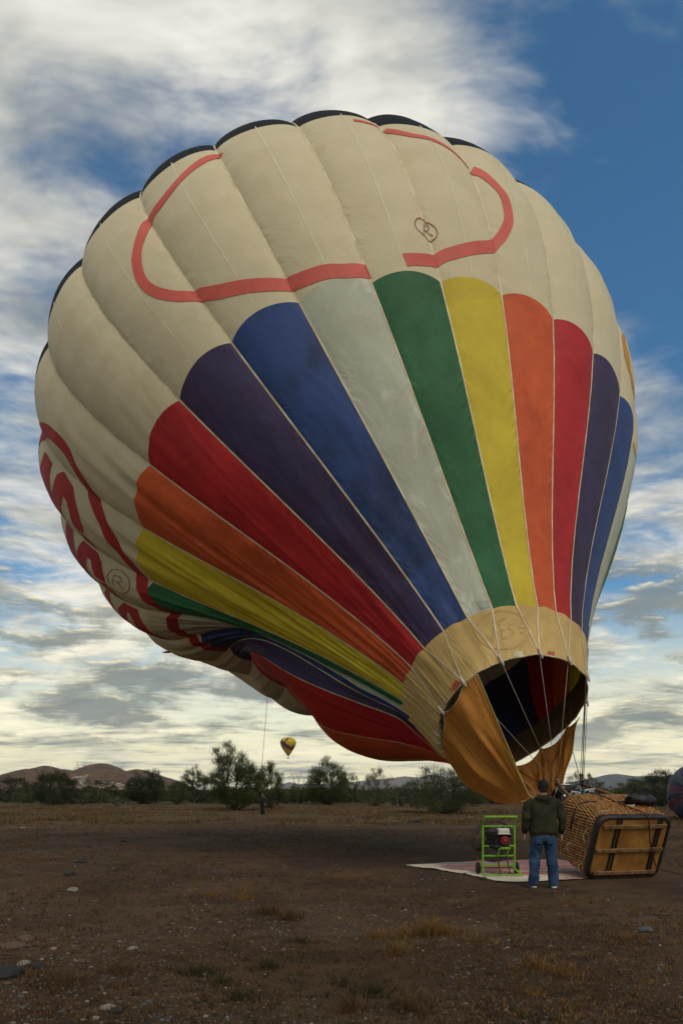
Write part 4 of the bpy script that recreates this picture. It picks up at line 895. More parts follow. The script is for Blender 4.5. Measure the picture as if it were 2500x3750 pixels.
jkt = mat('jacket_black', (.010, .010, .013), .8, (.006, .006, .008), 6); trs = mat('trousers_black', (.014, .014, .018), .85)
q = MB(); q.loft(dens([ell_ring(z_, hx, hy, 0, 0) for z_, hx, hy in ((.82, .20, .14), (.9, .205, .15), (1.05, .20, .145), (1.22, .215, .14), (1.36, .21, .125), (1.43, .15, .10), (1.49, .075, .075))], 3)); jk = q.build('jacket', jkt, crew, True); folds(jk, .02, 8, 40)
for nm in ('R', 'L'):
    a, b_, c_ = (Vector(J[nm + x_][0]) for x_ in ('sh', 'el', 'wrist')); q = MB(); q.tube(smooth_path([tuple(a), tuple(b_), tuple(b_.lerp(c_, .95))], 5), np.linspace(.085, .05, 11).tolist(), 14); q.build('sleeve', jkt, jk, True)
for s_, fy in ((-1, .05), (1, -.05)):
    q = MB(); q.loft(dens([ell_ring(z_, hx, hx * 1.05, s_ * cx, cy, 18, 2.2) for z_, hx, cx, cy in ((.03, .075, .12, fy), (.25, .078, .118, fy), (.48, .085, .112, fy + .015), (.7, .10, .10, fy * .4), (.88, .115, .09, 0))], 4)); q.build('trouser_leg', trs, crew, True)
    shoe(crew, s_ * .128, fy, R(-s_ * 8), mat('shoe_grey', (.12, .12, .12), .7), mat('sole_grey', (.3, .3, .3), .6))
q = MB(); q.loft([ell_ring(z_, hx, hy, 0, cy, 18, 2.) for z_, hx, hy, cy in ((1.57, .06, .05, -.01), (1.62, .076, .08, .005), (1.68, .078, .088, .012), (1.72, .06, .07, .012), (1.742, .02, .025, .012))]); q.build('hair', hairm, crew, True)
hndw = Matrix.Translation((fx_, FD, fz_)) @ Matrix.Rotation(R(155), 4, 'Z') @ Vector((.16, .13, 2.0))
crn = Vector(env(np.array(-6.), np.array(1.90)).tolist())
lp = [hndw + Vector((0, 0, -.5)), hndw] + [hndw.lerp(crn, t_) + Vector((0, 0, -1.2 * 4 * t_ * (1 - t_) * .5)) for t_ in np.linspace(.05, 1, 24)]
q = MB(); q.tube(lp, .013, 5)
tag(q.build('crown_line', mat('line_black', (.02, .02, .02), .7), None, True), 'long dark line from the far person up to the balloon crown', 'rope')
# ------------------------------------------------------------------ distant balloon in the air
bd = 740.; bcx, bcy = 1055., 2735.
fb = empty('hot_air_balloon', at(1055, 2778, bd)); tag(fb, 'small yellow balloon with red and blue bands floating far off', 'hot air balloon')
prf = [(.9, 3.0), (1.6, 4.0), (3.4, 6.6), (5.4, 9.6), (7.0, 12.4), (8.1, 15.0), (8.55, 17.2), (8.2, 19.2), (7.0, 20.9), (5.0, 22.2), (2.6, 22.9), (.05, 23.1)]
zz_ = np.interp(np.linspace(0, 11, 34), range(12), [p[1] for p in prf]); rr2 = np.interp(np.linspace(0, 11, 34), range(12), [p[0] for p in prf])
ng = 24
fm = [mat('far_yellow', (.62, .40, .02), .6, spec=.2), mat('far_blue', (.030, .032, .075), .6, spec=.2), mat('far_red', (.36, .035, .018), .6, spec=.2)]
for g_ in range(ng):
    q = MB(); n_u = 4
    for i in range(len(zz_)):
        for j in range(n_u + 1):
            a = 2 * math.pi * (g_ + j / n_u) / ng; r_ = rr2[i] * (1 + .02 * (1 - (2 * j / n_u - 1) ** 2)); q.v.append((r_ * math.cos(a), r_ * math.sin(a), zz_[i]))
    for i in range(len(zz_) - 1):
        for j in range(n_u):
            band_ = (zz_[i] * 1.0 + 7.5 * math.sin(2 * math.pi * (g_ + .5) / ng + 2.6)); mi = 0
            if 17.5 <= band_ < 19.6: mi = 1
            elif 15.6 <= band_ < 17.5: mi = 2
            elif (19.9 <= band_ < 21.0) and (g_ + i) % 2: mi = 1
            elif 5.6 <= band_ < 7.6 and (g_ + i) % 2: mi = 1
            elif 3.6 <= band_ < 5.6: mi = 2
            elif abs(((zz_[i] * .55 - g_ * 1.35) % 16.2) - 4.) < .75: mi = 1
            if i < 4: mi = 2
            q.f.append((i * (n_u + 1) + j, i * (n_u + 1) + j + 1, (i + 1) * (n_u + 1) + j + 1, (i + 1) * (n_u + 1) + j)); q.mi.append(mi)
    q.build('gore', fm, fb, True)
q = MB(); q.rbox((0, 0, .62), (1.9, 1.5, 1.25), .2); q.build('basket', mat('far_basket', (.05, .03, .02), .8), fb)
for sx in (-1, 1):
    for sy in (-1, 1): q = MB(); q.tube([(sx * .8, sy * .6, 1.2), (sx * .6, sy * .6, 3.05)], .05, 5); q.build('line', lined, fb)

# ------------------------------------------------------------------ half inflated balloon at the right
db = empty('deflated_balloon', (25.5, 44.5, float(gz(25.5, 44.5)))); db.rotation_euler = (0, 0, R(35)); tag(db, 'half inflated blue and purple balloon lying by the right bushes', 'hot air balloon')
dcol = [fabric('far_cloth_blue', (.026, .032, .075), .3), fabric('far_cloth_purple', (.038, .030, .065), .3), fabric('far_cloth_slate', (.055, .065, .10), .3), fabric('far_cloth_wine', (.11, .030, .05), .3)]
for g_ in range(20):
    for rw in range(3):
        us_ = np.linspace(0, 1, 11)[:, None]; vs_ = np.linspace(rw / 3, (rw + 1) / 3, 13)[None]
        th = 2 * math.pi * (g_ + us_) / 20; ph_ = math.pi * vs_
        lob = 1 + .035 * (1 - (2 * us_ - 1) ** 2) * np.sin(ph_)
        sag = 1 + .12 * (fbm(np.cos(th) * 2 + 5 + 0 * ph_, np.sin(th) * 2 + vs_ * 4, 51) - .47)
        x_ = -5.2 * np.cos(ph_) + 0 * th; y_ = 3.2 * np.sin(ph_) ** .8 * np.cos(th) * lob * sag; z_ = 2.35 * np.sin(ph_) ** .55 * np.sin(th) * lob * sag + 1.75
        z_ = np.maximum(z_, .02 + .03 * np.sin(th * 9))
        o = link('panel', grid_mesh('panel', np.stack(np.broadcast_arrays(x_, y_, z_), -1), np.stack(np.broadcast_arrays(us_ + 0 * vs_, vs_ * 9 + 0 * us_), -1)), db, dcol[(g_ + rw * 2 + (1 if (g_ * 7 + rw) % 5 == 0 else 0)) % 3 if (g_ + rw) % 6 else 3])

# ------------------------------------------------------------------ desert trees and shrubs
barkm = mat('bark_green_grey', (.060, .056, .035), .9, (.030, .026, .018), 6.)
lf = [leafmat('twig_green', (.100, .105, .038), (.045, .054, .020), .9), leafmat('twig_dark', (.050, .062, .024), (.022, .030, .012), .9), leafmat('twig_olive', (.115, .115, .045), (.055, .062, .024), .9)]
def twig_tri(V_, F_, p, d, ln, wd, rg):
    s_ = d.orthogonal(); s_.rotate(Matrix.Rotation(rg.uniform(0, 6.28), 3, d)); s_ = s_.normalized() * wd
    k = len(V_); V_ += [tuple(p - s_ * .5), tuple(p + s_ * .5), tuple(p + d * ln)]; F_.append((k, k + 1, k + 2))
def tree_mesh(seed, h=6., wdt=7., stems=5, dens_=1., low=.0, lean=.5):
    """multi-stemmed palo verde / mesquite: limbs arching up to many sprays of fine twigs that fill a lumpy dome"""
    rg = random.Random(seed); nr = np.random.RandomState(seed); tr = MB()
    hub = []
    for i in range(stems):                         # main limbs
        a = 2 * math.pi * (i + rg.random() * .7) / stems; o_ = rg.uniform(.12, .30) * wdt * (.6 + lean * .6)
        p1 = Vector((o_ * .35 * math.cos(a), o_ * .35 * math.sin(a), h * rg.uniform(.14, .22))); p2 = Vector((o_ * math.cos(a), o_ * math.sin(a), h * rg.uniform(.34, .50)))
        tr.tube([Vector((.06 * h * .3 * math.cos(a), .06 * h * .3 * math.sin(a), -.1)), p1, p2], [.020 * h, .015 * h, .009 * h], 5, cap=False); hub += [p1, p1.lerp(p2, .5), p2]
    lump = [(Vector((rg.gauss(0, 1), rg.gauss(0, 1), rg.gauss(.3, .7))).normalized(), rg.uniform(.10, .34)) for _ in range(9)]
    ncl = int(150 * dens_ + 20); C_, O_, R_ = [], [], []
    cz = .34 * h
    while len(C_) < ncl:
        d = Vector((rg.gauss(0, 1), rg.gauss(0, 1), rg.gauss(.35 if not low else .15, .85))).normalized()
        lf_ = .80
        for ld, am in lump: lf_ += am * max(0, d.dot(ld)) ** 5
        rho = min(1.12, lf_) * rg.uniform(.35, 1.) ** .45
        p = Vector((d.x * wdt * .5 * rho, d.y * wdt * .5 * rho, cz + d.z * rho * (h - cz if d.z > 0 else cz * (1.0 if low else .45))))
        if p.z < .05 * h: p.z = rg.uniform(.04, .16) * h
        C_.append(p); O_.append(d)
        b_ = min(hub, key=lambda q_: (q_ - p).length + (1e3 if q_.z > p.z + .1 * h else 0)) if p.z > .2 * h else Vector((p.x * .1, p.y * .1, 0))
        m_ = b_.lerp(p, .55) + Vector((rg.gauss(0, .03), rg.gauss(0, .03), -.02)) * h
        tr.tube([b_, m_, p], [.0065 * h, .0045 * h, .002 * h], 3, cap=False)
    C_ = np.array(C_); O_ = np.array(O_); per = int(74 * (.55 + .45 * dens_))
    idx = np.repeat(np.arange(ncl), per); n = len(idx)
    base = C_[idx] + nr.randn(n, 3) * np.array([.040 * wdt, .040 * wdt, .034 * h])
    dv = O_[idx] * .65 + np.array([0, 0, .55]) + nr.randn(n, 3) * .48; dv /= np.linalg.norm(dv, axis=1)[:, None]
    ln = nr.uniform(.035, .105, n) * h; sd_ = np.cross(dv, nr.randn(n, 3)); sd_ /= np.linalg.norm(sd_, axis=1)[:, None] + 1e-9; wd_ = nr.uniform(.0045, .0095, n) * h
    base[:, 2] = np.maximum(base[:, 2], .01 * h)
    va = np.stack([base - sd_ * wd_[:, None] / 2, base + sd_ * wd_[:, None] / 2, base + dv * ln[:, None]], 1).reshape(-1, 3)
    fa = np.arange(3 * n).reshape(-1, 3)
    kz = h / np.percentile(va[:, 2], 99.3)
    tm = bpy.data.meshes.new('trunk'); tm.from_pydata(tr.v, [], tr.f); tm.polygons.foreach_set('use_smooth', [True] * len(tr.f))
    cm_ = bpy.data.meshes.new('crown'); cm_.from_pydata((va * np.array([1, 1, kz])).tolist(), [], fa.tolist()); tm.update(); cm_.update(); return tm, cm_
NTRI = 0
def tree(px_, base, top, wpx, d, seed, label, leaf=0, stems=5, dn=1., low=.0, lean=.5, cat='tree', name='palo_verde_tree', grp='desert trees along the field edge'):
    x_ = (px_ - 1250) / 2500 * d; z_ = float(gz(x_, d)); h_ = (2895 - top) / 2500 * d + CAMH - z_; wd = wpx / 2500 * d
    tm, cm_ = tree_mesh(seed, h_, wd, stems, dn, low, lean); e = empty(name, (x_, d, z_), seed * 1.3)
    global NTRI; NTRI += len(cm_.polygons)
    link('trunk', tm, e, barkm); link('crown', cm_, e, lf[leaf]); return tag(e, label, cat, grp)
T = [(v_[0] * V, v_[1] * V, v_[2] * V, v_[3] * V) + tuple(v_[4:]) for v_ in (
 (538, 1862, 1712, 135, 66, 3, 'tallest palo verde tree, left of the far person', 0, 7, 1.1, .9, 1.0),
 (622, 1850, 1752, 80, 74, 4, 'airy palo verde crown right behind the far person', 2, 4, .7, .5, .6),
 (440, 1830, 1763, 62, 112, 5, 'small dark tree left of the tallest palo verde', 1, 4, .8, .5, .6),
 (752, 1842, 1746, 112, 92, 6, 'dense rounded palo verde below the floating balloon', 0, 6, 1.2, 1., .55),
 (862, 1850, 1764, 92, 84, 7, 'sparse open tree with bare twigs mid field', 2, 4, .45, .3, .7),
 (800, 1840, 1775, 46, 105, 17, 'thin twiggy tree between dense palo verde and open tree', 2, 3, .4, .3, .5),
 (1030, 1870, 1764, 178, 57, 8, 'broad spreading bush under the tilted red panel', 0, 9, 1.3, 1., .95),
 (128, 1842, 1772, 112, 92, 9, 'dark broad bush below the left hills', 1, 7, 1.1, 1., .7),
 (330, 1836, 1774, 96, 98, 10, 'dense dark bush in front of the hill houses', 1, 6, 1.1, 1., .6),
 (30, 1830, 1784, 90, 120, 11, 'low dark bush at the left edge', 1, 6, 1.1, .9, .7),
 (408, 1838, 1795, 70, 95, 12, 'low olive bush beside the dense dark bush', 0, 6, 1.0, .9, .8),
 (352, 1822, 1768, 50, 125, 13, 'thin treetop rising behind the dense dark bush', 1, 3, .6, .3, .6),
 (1515, 1842, 1770, 120, 82, 14, 'big dark tree left of the half inflated balloon', 1, 7, 1.2, 1., .6),
 (1325, 1825, 1774, 60, 110, 15, 'thin pale tree behind the suspension lines', 2, 4, .5, .3, .5),
 (1362, 1825, 1778, 50, 112, 16, 'small twiggy tree right of the suspension lines', 2, 4, .5, .4, .5),
 (1450, 1832, 1790, 80, 105, 18, 'low green bush between basket and dark tree', 0, 6, 1., .9, .8),
 (690, 1836, 1800, 60, 100, 19, 'low bush right of the far person', 0, 5, 1., .9, .8),
 (935, 1832, 1798, 70, 105, 20, 'low bush between open tree and spreading bush', 0, 5, 1., .9, .8),
 (225, 1830, 1792, 80, 118, 22, 'low dark bush between the two left bushes', 1, 5, 1., .9, .8),
 (1150, 1838, 1796, 90, 96, 23, 'low dark bush behind the orange scoop', 1, 6, 1., .9, .8))]
for t_ in T: tree(*t_[:4], *t_[4:7], *t_[7:])
# the scrub behind, too many to count
rg = random.Random(77); Vv, Ff = [], []
for i in range(620):
    d = 100 + 420 * rg.random() ** 1.6; x_ = rg.uniform(-.62, .62) * d; z0 = float(gz(x_, d)); hh_ = rg.uniform(.8, 2.1) * (1 + d / 600); wr_ = hh_ * rg.uniform(.8, 1.6)
    for q_ in range(int(190 * 120 / (d + 20))):
        a = rg.uniform(0, 6.28); r_ = math.sqrt(rg.random()) * wr_; z_ = rg.random() ** .8 * hh_ * math.sqrt(max(0, 1.02 - (r_ / wr_) ** 2))
        dv = Vector((rg.gauss(0, .6), rg.gauss(0, .6), rg.uniform(.1, 1))).normalized()
        twig_tri(Vv, Ff, Vector((x_ + r_ * math.cos(a), d + r_ * math.sin(a), z0 + z_)), dv, rg.uniform(.35, .8) * (1 + d / 300), rg.uniform(.08, .2) * (1 + d / 250), rg)
me = bpy.data.meshes.new('desert_scrub'); me.from_pydata(Vv, [], Ff); me.update()
tag(link('desert_scrub', me, None, leafmat('scrub_green', (.070, .076, .030), (.028, .036, .015), .12)), 'band of dark green desert scrub beyond the field', 'scrub', kind='stuff')
# pale cholla clumps
chm = leafmat('cholla_pale', (.26, .25, .14), (.14, .14, .07), 2.)
for n_, (px_, d, hh_, lab) in enumerate(((307, 90, 1.5, 'pale cholla clump between the left bushes'), (426, 88, 1.2, 'pale cholla clump left of the dense dark bush'), (1505, 78, 1.5, 'pale cholla clump left of the spreading bush'), (1470, 80, 1.2, 'small pale cholla behind the field edge'), (1440, 84, 1.0, 'smallest pale cholla left of two others'))):
    rg = random.Random(300 + n_); Vv, Ff = [], []; tr = MB(); x_ = (px_ - 1250) / 2500 * d
    for s_ in range(9):
        p = Vector((rg.gauss(0, .1), rg.gauss(0, .1), 0)); dv = Vector((rg.gauss(0, .5), rg.gauss(0, .5), 1)).normalized()
        for j in range(5):
            p2 = p + dv * hh_ * .24; tr.tube([p, p2], [.07, .06], 5)
            for q_ in range(14): twig_tri(Vv, Ff, p.lerp(p2, rg.random()), Vector((rg.gauss(0, 1), rg.gauss(0, 1), rg.gauss(.4, .6))).normalized(), .18, .05, rg)
            p = p2; dv = (dv + Vector((rg.gauss(0, .5), rg.gauss(0, .5), .1))).normalized()
    e = empty('cholla_cactus', (x_, d, float(gz(x_, d)))); tr.build('stem', barkm, e); c_ = bpy.data.meshes.new('spines'); c_.from_pydata(Vv, [], Ff); link('spines', c_, e, chm); tag(e, lab, 'cactus', 'pale cholla at the field edge')
sg_ = empty('saguaro_cactus', ((90 - 1250) / 2500 * 190, 190, -.3)); sgm = mat('saguaro', (.035, .045, .020), .8)
q = MB(); q.lathe([(.22, 0), (.26, 1.5), (.27, 4.2), (.22, 5.4), (.08, 5.8), (.01, 5.85)], 14); q.build('stem', sgm, sg_, True)
q = MB(); q.tube([(.2, 0, 2.4), (.6, 0, 2.5), (.75, 0, 2.9), (.78, 0, 4.1)], [.15, .17, .17, .08], 10); q.build('arm', sgm, sg_, True); tag(sg_, 'lone saguaro rising from the scrub at the left', 'cactus')

# ------------------------------------------------------------------ pylons and hillside houses
pym = mat('pylon_steel', (.16, .15, .13), .6)
py = empty('power_pylon'); q = MB()
for sx in (-1, 1):
    for sy in (-1, 1): q.tube([(sx * 5.5, sy * 2, 0), (sx * 3.4, sy * 1.2, 16), (sx * 6.2, sy * .5, 27)], .22, 4)
    q.tube([(sx * 6.2, 0, 27), (sx * 7.5, 0, 31)], .18, 4)
for z_ in (4, 9, 13): q.tube([(-5.5 + z_ * .13, -1.8 + z_ * .04, z_), (5.5 - z_ * .13, -1.8 + z_ * .04, z_)], .14, 4)
for z_ in (0, 5, 10):
    for sx in (-1, 1): q.tube([(sx * (5.5 - z_ * .13), -1.8, z_), (-sx * (5.5 - (z_ + 5) * .13), -1.4, z_ + 5)], .13, 4)
q.build('lattice_legs', pym, py); q = MB(); q.tube([(-13, 0, 23.5), (-6, 0, 24.5), (6, 0, 24.5), (13, 0, 23.5)], .2, 4); q.tube([(-13, 0, 23.5), (-6.2, 0, 27), (6.2, 0, 27), (13, 0, 23.5)], .16, 4); q.build('cross_arm', pym, py)
for i, (px_, ytop, d, lab) in enumerate(((298, 2787, 1500, 'steel power pylon standing before the hill, left of its twin'), (318, 2789, 1520, 'steel power pylon before the hill, right of its twin'), (1085, 2828, 1150, 'steel power pylon right of the far person'), (1102, 2836, 1300, 'fainter steel power pylon behind the nearer one'))):
    o = py if i == 0 else copy_tree(py); z_ = CAMH + (2895 - ytop) / 2500 * d - 31; o.location = ((px_ - 1250) / 2500 * d, d, max(z_, -2)); o.rotation_euler = (0, 0, R(12)); o.scale = (.8, .8, 1) if i != 2 else (.8, .8, 1.05)
    tag(o, lab, 'pylon', 'power pylons')
    if z_ > 0: o.location.z = -2; o.scale = (1.15, 1.15, (z_ + 31 + 2) / 31)
rg = random.Random(15); hm = [mat('house_cream', (.68, .56, .38), .8), mat('house_tan', (.50, .38, .24), .8), mat('house_white', (.70, .64, .52), .8)]; rfm = mat('house_roof', (.16, .085, .055), .9)
hillo = [o for o in bpy.data.objects if o.name.startswith('hills')][0]; dg = bpy.context.evaluated_depsgraph_get()
for i in range(46):
    x_ = rg.gauss(375, 75) if i < 34 else rg.uniform(250, 640); fy = rg.uniform(-.84, -.50); d = 2300 + 420 * fy
    xw = (x_ - 1250) / 2500 * d
    ok, loc, nrm, _i = hillo.ray_cast(Vector((xw, d, 500)), Vector((0, 0, -1)))
    if not ok: continue
    e = empty('hillside_house', (xw, d, max(loc.z, 0) - .5), rg.uniform(-.4, .4)); wx, wy, wz = rg.uniform(10, 20), rg.uniform(8, 12), rg.uniform(3.5, 6.5)
    q = MB(); q.box((0, 0, wz / 2), (wx, wy, wz)); q.build('wall', rg.choice(hm), e)
    q = MB(); q.loft([[(-wx * .54, -wy * .56, wz), (wx * .54, -wy * .56, wz), (wx * .54, wy * .56, wz), (-wx * .54, wy * .56, wz)], [(-wx * .3, -.3, wz + 1.8), (wx * .3, -.3, wz + 1.8), (wx * .3, .3, wz + 1.8), (-wx * .3, .3, wz + 1.8)]]); q.build('roof', rfm, e)
    tag(e, 'tiny pale house on the lower slope of the left hills', 'house', 'houses on the hillside')

# ------------------------------------------------------------------ stones, gravel, weeds and dry grass
stm = [mat('stone_grey', (.095, .088, .080), .9, (.05, .046, .042), 12.), mat('stone_pale', (.21, .18, .145), .9, (.12, .10, .08), 12.), mat('stone_rust', (.115, .068, .045), .9, (.07, .042, .028), 12.), mat('stone_slate', (.028, .028, .028), .9, (.015, .015, .015), 12.)]
def stone_mesh(seed, flat=.55):
    bm = bmesh.new(); bmesh.ops.create_icosphere(bm, subdivisions=2, radius=1.); rg_ = random.Random(seed); ph_ = [rg_.uniform(0, 20) for _ in range(3)]
    cuts = [(Vector((rg_.gauss(0, 1), rg_.gauss(0, 1), rg_.gauss(0, .8))).normalized(), rg_.uniform(.55, .85)) for _ in range(6)]
    for v_ in bm.verts:
        for nrm, dd in cuts:
            e_ = v_.co.dot(nrm) - dd
            if e_ > 0: v_.co -= nrm * e_ * .9
        v_.co *= 1 + .12 * (float(fbm(v_.co.x * 2 + ph_[0], v_.co.y * 2 + v_.co.z + ph_[1], seed)) - .47); v_.co.z *= flat
    me = bpy.data.meshes.new('stone'); bm.to_mesh(me); bm.free(); return me
SM = [[stone_mesh(k_ * 7 + j, .45 + .06 * j) for j in range(3)] for k_ in range(4)]
for k_ in range(4):
    for m_ in SM[k_]: m_.materials.append(stm[k_])
def gpt(px_, py_):
    d = 1.62 * 2500 / (py_ - 2895); x_ = (px_ - 1250) / 2500 * d; return x_, d
big = [(50, 3470, .14, 2, 'flat rust stone lying at the left edge'), (95, 3445, .13, 2, 'reddish slab stone at the left edge'), (88, 3536, .075, 1, 'tan stone between dark stones at left edge'), (135, 3425 + 120, .10, 3, 'slate grey stone beside the tan stone'), (12, 3575, .20, 3, 'big dark rounded boulder at the lower left edge'), (485, 3477, .065, 1, 'pinkish pale stone on the left gravel'), (440, 3450, .035, 1, 'small bright stone on the left gravel'), (195, 3478, .05, 1, 'yellowish stone left of the pinkish stone'), (395, 3695, .07, 1, 'bright white stone near the bottom edge'), (425, 3705, .07, 3, 'dark stone beside the bright white stone'), (350, 3730, .04, 1, 'small white stone at the bottom edge'), (270, 3263, .13, 1, 'long flat pale stone in the left middle ground'), (295, 3525, .06, 2, 'rust coloured flat stone on the left gravel'), (300, 3160, .16, 3, 'dark clod on the open dirt'), (255, 3205, .15, 3, 'dark clod left on the open dirt'), (345, 3300, .06, 2, 'pink stone on the left dirt'), (85, 3025, .2, 1, 'pale scrap of rock far left'), (2360, 3410, .12, 0, 'dark low mound at the right of the foreground'), (1770, 3222, .11, 3, 'dark clod at the front hem of the cloth'), (1700, 3203, .07, 3, 'small dark clod by the cloth corner'), (1520, 2998, .42, 3, 'dark rock on the field edge below the red panel'), (1610, 2990, .36, 3, 'second dark rock on the field edge near the bush'), (1720, 2985, .4, 2, 'brown rock heap beside the spreading bush'), (455, 3080, .12, 3, 'lone dark clod on the far dirt')]
for i, (px_, py_, sz, k_, lab) in enumerate(big):
    x_, d = gpt(px_, py_); o = link('stone', SM[k_][i % 3]); o.location = (x_, d, float(gz(x_, d)) + sz * .12); o.scale = (sz, sz * .8, sz * (.8 if sz < .25 or py_ < 3400 else 1.7)); o.rotation_euler = (0, 0, i * 1.9); tag(o, lab, 'stone', 'loose stones on the field')
rg = random.Random(41)
for i in range(230):
    py_ = 3330 + 420 * rg.random() ** .8; px_ = rg.gauss(420, 420) if i % 4 else rg.uniform(0, 2500)
    if not -20 < px_ < 2520: continue
    x_, d = gpt(px_, py_); sz = rg.uniform(.010, .024) * (1.2 if px_ < 700 else .8); k_ = rg.choice((0, 0, 0, 1, 2, 2, 3, 3)); o = link('stone', SM[k_][i % 3]); o.location = (x_, d, float(gz(x_, d)) + sz * .15)
    o.scale = (sz * rg.uniform(.8, 1.4), sz, sz); o.rotation_euler = (0, 0, rg.uniform(0, 6)); tag(o, f"small {('grey', 'pale', 'rust brown', 'dark slate')[k_]} stone lying loose on the {'left' if px_ < 620 else 'middle' if px_ < 1500 else 'right'} foreground dirt", 'stone', 'small foreground stones')
# gravel
gv, gf, gm = [], [], []
base_v = [(1, 0, 0), (-1, 0, 0), (0, 1, 0), (0, -1, 0), (0, 0, 1), (.5, .5, .7), (-.6, .4, .6)]
base_f = [(0, 5, 3), (0, 2, 5), (2, 6, 5), (5, 6, 4), (5, 4, 3), (2, 1, 6), (6, 1, 4), (4, 1, 3)]
nr = np.random.RandomState(41); NG_ = 46000
gd = 4.4 + 15 * nr.rand(NG_) ** 1.5; gxx = nr.uniform(-.56, .56, NG_) * gd
keep = nr.rand(NG_) < .16 - .5 * gxx / gd + 2.4 * (fbm(gxx * .5 + 3, gd * .5, 61) - .12 * gxx / gd - .38)
gd, gxx = gd[keep], gxx[keep]; nk_ = len(gd); ga = nr.rand(nk_) * 6.28
gsz = np.minimum(.03, .0064 * np.exp(nr.randn(nk_) * .5) * (1 + .03 * gd))
gv = np.stack([gxx, gd, 0 * gd, gsz, np.cos(ga), np.sin(ga), nr.uniform(.7, 1.4, nk_)], 1)
P_ = np.array(gv); zz_ = gz(P_[:, 0], P_[:, 1]); bv = np.array(base_v)
VX = P_[:, None, 0] + P_[:, None, 3] * (bv[None, :, 0] * P_[:, None, 6] * P_[:, None, 4] - bv[None, :, 1] * P_[:, None, 5]); VY = P_[:, None, 1] + P_[:, None, 3] * (bv[None, :, 0] * P_[:, None, 6] * P_[:, None, 5] + bv[None, :, 1] * P_[:, None, 4]); VZ = zz_[:, None] + P_[:, None, 3] * (bv[None, :, 2] * .8 - .1)
nn = len(P_); FF = (np.array(base_f)[None] + (np.arange(nn) * 7)[:, None, None]).reshape(-1, 3)
me = bpy.data.meshes.new('gravel'); me.from_pydata(np.stack([VX, VY, VZ], -1).reshape(-1, 3).tolist(), [], FF.tolist())
for m_ in stm: me.materials.append(m_)
me.polygons.foreach_set('material_index', np.repeat(np.random.RandomState(4).choice([0, 0, 0, 0, 1, 2, 2, 2, 3, 3], nn), 8).astype(np.int32)); me.update()
tag(link('gravel', me), 'fine mixed gravel strewn over the dirt', 'gravel', kind='stuff')
# weeds
gold = leafmat('grass_gold', (.25, .135, .040), (.14, .075, .026), 3.); rust = leafmat('grass_rust', (.135, .074, .032), (.075, .044, .02), 3.); gweed = leafmat('weed_green', (.066, .054, .022), (.040, .034, .014), 3.); fieldg = leafmat('grass_field', (.19, .118, .045), (.09, .056, .024), .25)
def tuft(V_, F_, x_, y_, z_, n, hh_, sp, rg_, wd=.006):
    for _ in range(n):
        a = rg_.uniform(0, 6.28); r_ = abs(rg_.gauss(0, sp * .4)); b_ = Vector((x_ + r_ * math.cos(a), y_ + r_ * math.sin(a), z_ - .005))
        dv = Vector((math.cos(a) * rg_.uniform(0, .9), math.sin(a) * rg_.uniform(0, .9), 1)).normalized(); ln = hh_ * rg_.uniform(.35, 1.)
        s_ = Vector((-dv.y, dv.x, .0)); s_ = s_.normalized() if s_.length > .01 else Vector((1, 0, 0)); s_ = (s_ * math.cos(a * 3) + Vector((0, 1, 0)) * .3).normalized() * wd
        m1 = b_ + dv * ln * .55; tp = m1 + (dv + Vector((rg_.gauss(0, .35), rg_.gauss(0, .35), -.15))).normalized() * ln * .45
        k = len(V_); V_ += [tuple(b_ - s_), tuple(b_ + s_), tuple(m1 + s_ * .7), tuple(m1 - s_ * .7), tuple(tp)]; F_ += [(k, k + 1, k + 2, k + 3), (k + 3, k + 2, k + 4)]
weeds = [(1575, 3425, .34, gold, 90, 'tall golden grass clump left of centre foreground'), (1480, 3430, .20, gold, 60, 'golden grass clump left of the tallest one'), (1390, 3435, .18, gold, 50, 'low golden clump at the left of its row'), (1450, 3490, .20, gold, 55, 'golden clump in front of the tall grass'), (1640, 3420, .16, gold, 40, 'short golden clump right of the tall grass'), (1745, 3450, .16, gold, 40, 'thin golden clump right of the row'), (1960, 3545, .16, gold, 50, 'golden clump in the right foreground dirt'), (2075, 3570, .15, gold, 50, 'golden clump right of another in right foreground'), (2300, 3440, .13, gold, 40, 'dry clump near the dark mound'), (1490, 3690, .20, rust, 60, 'rusty dry clump near the bottom centre'), (1360, 3640, .26, gweed, 70, 'leafy green weed near the bottom centre'), (1290, 3700, .18, rust, 50, 'rusty clump left of the green weed'), (720, 3570, .24, gweed, 90, 'green weed clump on the left foreground'), (815, 3600, .16, gweed, 60, 'smaller green weed right of another'), (875, 3660, .20, gweed, 60, 'green and brown weed near bottom left'), (980, 3545, .20, gweed, 60, 'upright green weed at left of centre'), (1100, 3450, .18, gweed, 50, 'faint green weed left of the golden row'), (990, 3350, .26, rust, 60, 'rusty grass clump in the left middle ground'), (1060, 3370, .24, rust, 60, 'rusty grass right of its twin in the middle ground'), (880, 3290, .16, gold, 40, 'short golden tuft in the middle ground'), (770, 3280, .14, gold, 40, 'short golden tuft left in the middle ground'), (100, 3095, .22, gold, 40, 'golden tuft far left on the dirt'), (440, 3560, .18, rust, 50, 'rusty clump among the left stones'), (240, 3600, .20, rust, 50, 'brown clump near the left boulder'), (1250, 3600, .16, gweed, 40, 'small green weed beside the bottom centre'), (1930, 3640, .12, gold, 30, 'thin tuft at the lower right'), (880, 3270, .30, gold, 8, 'single tall bare stalk in the middle ground')]
rg = random.Random(88)
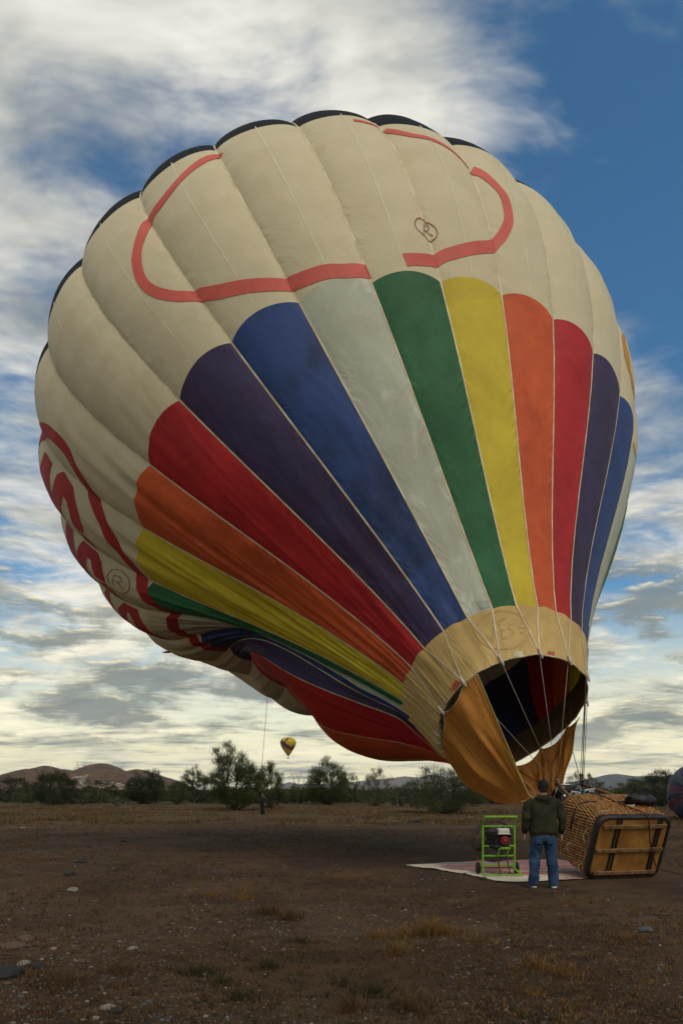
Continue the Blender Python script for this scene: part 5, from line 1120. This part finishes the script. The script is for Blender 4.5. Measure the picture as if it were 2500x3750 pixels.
for px_, py_, hh_, m_, n_, lab in weeds:
    hh_ *= .65 if m_ is gweed else 1.; x_, d = gpt(px_, py_); V_, F_ = [], []; tuft(V_, F_, 0, 0, 0, n_ * 2, hh_, .30, rg, .0040)
    for _ in range(4): tuft(V_, F_, rg.gauss(0, .10), rg.gauss(0, .08), 0, n_ // 3, hh_ * .6, .10, rg, .004)
    e = empty('dry_grass' if m_ is not gweed else 'green_weed', (x_, d, float(gz(x_, d)))); me = bpy.data.meshes.new('blades'); me.from_pydata(V_, [], F_); tag(link('blades', me, e, m_), kind='stuff'); tag(e, lab, 'plant', 'weeds on the dirt')
# short dry grass everywhere, thick along the field edge
for nm, m_, nt, d0, d1, hh_, wd, thr, sd_ in (('dry_grass_cover', gold, 4200, 4.4, 34, .050, .0035, .50, 91), ('dry_grass_cover', rust, 11000, 4.4, 36, .055, .0035, .42, 92), ('green_ground_cover', gweed, 3000, 4.4, 26, .045, .004, .52, 93), ('field_edge_grass', fieldg, 5200, 36, 84, .26, .025, .47, 94)):
    V_, F_ = [], []; rg = random.Random(sd_)
    nr = np.random.RandomState(sd_); dd_ = d0 + (d1 - d0) * nr.rand(nt) ** (1.5 if d0 < 10 else .9); xx_ = nr.uniform(-.56, .56, nt) * dd_
    ok_ = (fbm(xx_ * .35 + sd_, dd_ * .35, sd_) >= thr * .94) & ~((xx_ > .8) & (xx_ < 7.0) & (dd_ > 10.8) & (dd_ < 16.2)); dd_, xx_ = dd_[ok_], xx_[ok_]; zz_ = gz(xx_, dd_)
    for x_, d, z_ in zip(xx_.tolist(), dd_.tolist(), zz_.tolist()):
        tuft(V_, F_, x_, d, z_, 9 if d0 < 10 else 10, hh_ * rg.uniform(.5, 1.6), .12 if d0 < 10 else .9, rg, wd * (1 + d / 25 if d0 < 10 else 1))
    me = bpy.data.meshes.new(nm); me.from_pydata(V_, [], F_); me.update(); tag(link(nm, me, None, m_), {'dry_grass_cover': 'short dry grass scattered over the dirt', 'green_ground_cover': 'thin green ground cover on the dirt', 'field_edge_grass': 'pale dry grass along the edge of the field'}[nm], 'grass', kind='stuff')
# ------------------------------------------------------------------ haze
q = MB(); q.box((0, 5400, 190), (26000, 12000, 420)); hz_ = q.build('haze', None); hz_.data.materials.clear()
vm = bpy.data.materials.new('haze_air'); vm.use_nodes = True; h = NT(vm.node_tree); h.n.remove(h.n['Principled BSDF'])
pv = h.n.new('ShaderNodeVolumePrincipled'); pv.inputs['Color'].default_value = (.80, .86, .95, 1); pv.inputs['Density'].default_value = 4.5e-5; pv.inputs['Anisotropy'].default_value = .1
h.l.new(pv.outputs[0], h.n['Material Output'].inputs['Volume']); hz_.data.materials.append(vm)
tag(hz_, 'thin bluish haze in the air over the desert', 'haze', kind='stuff')
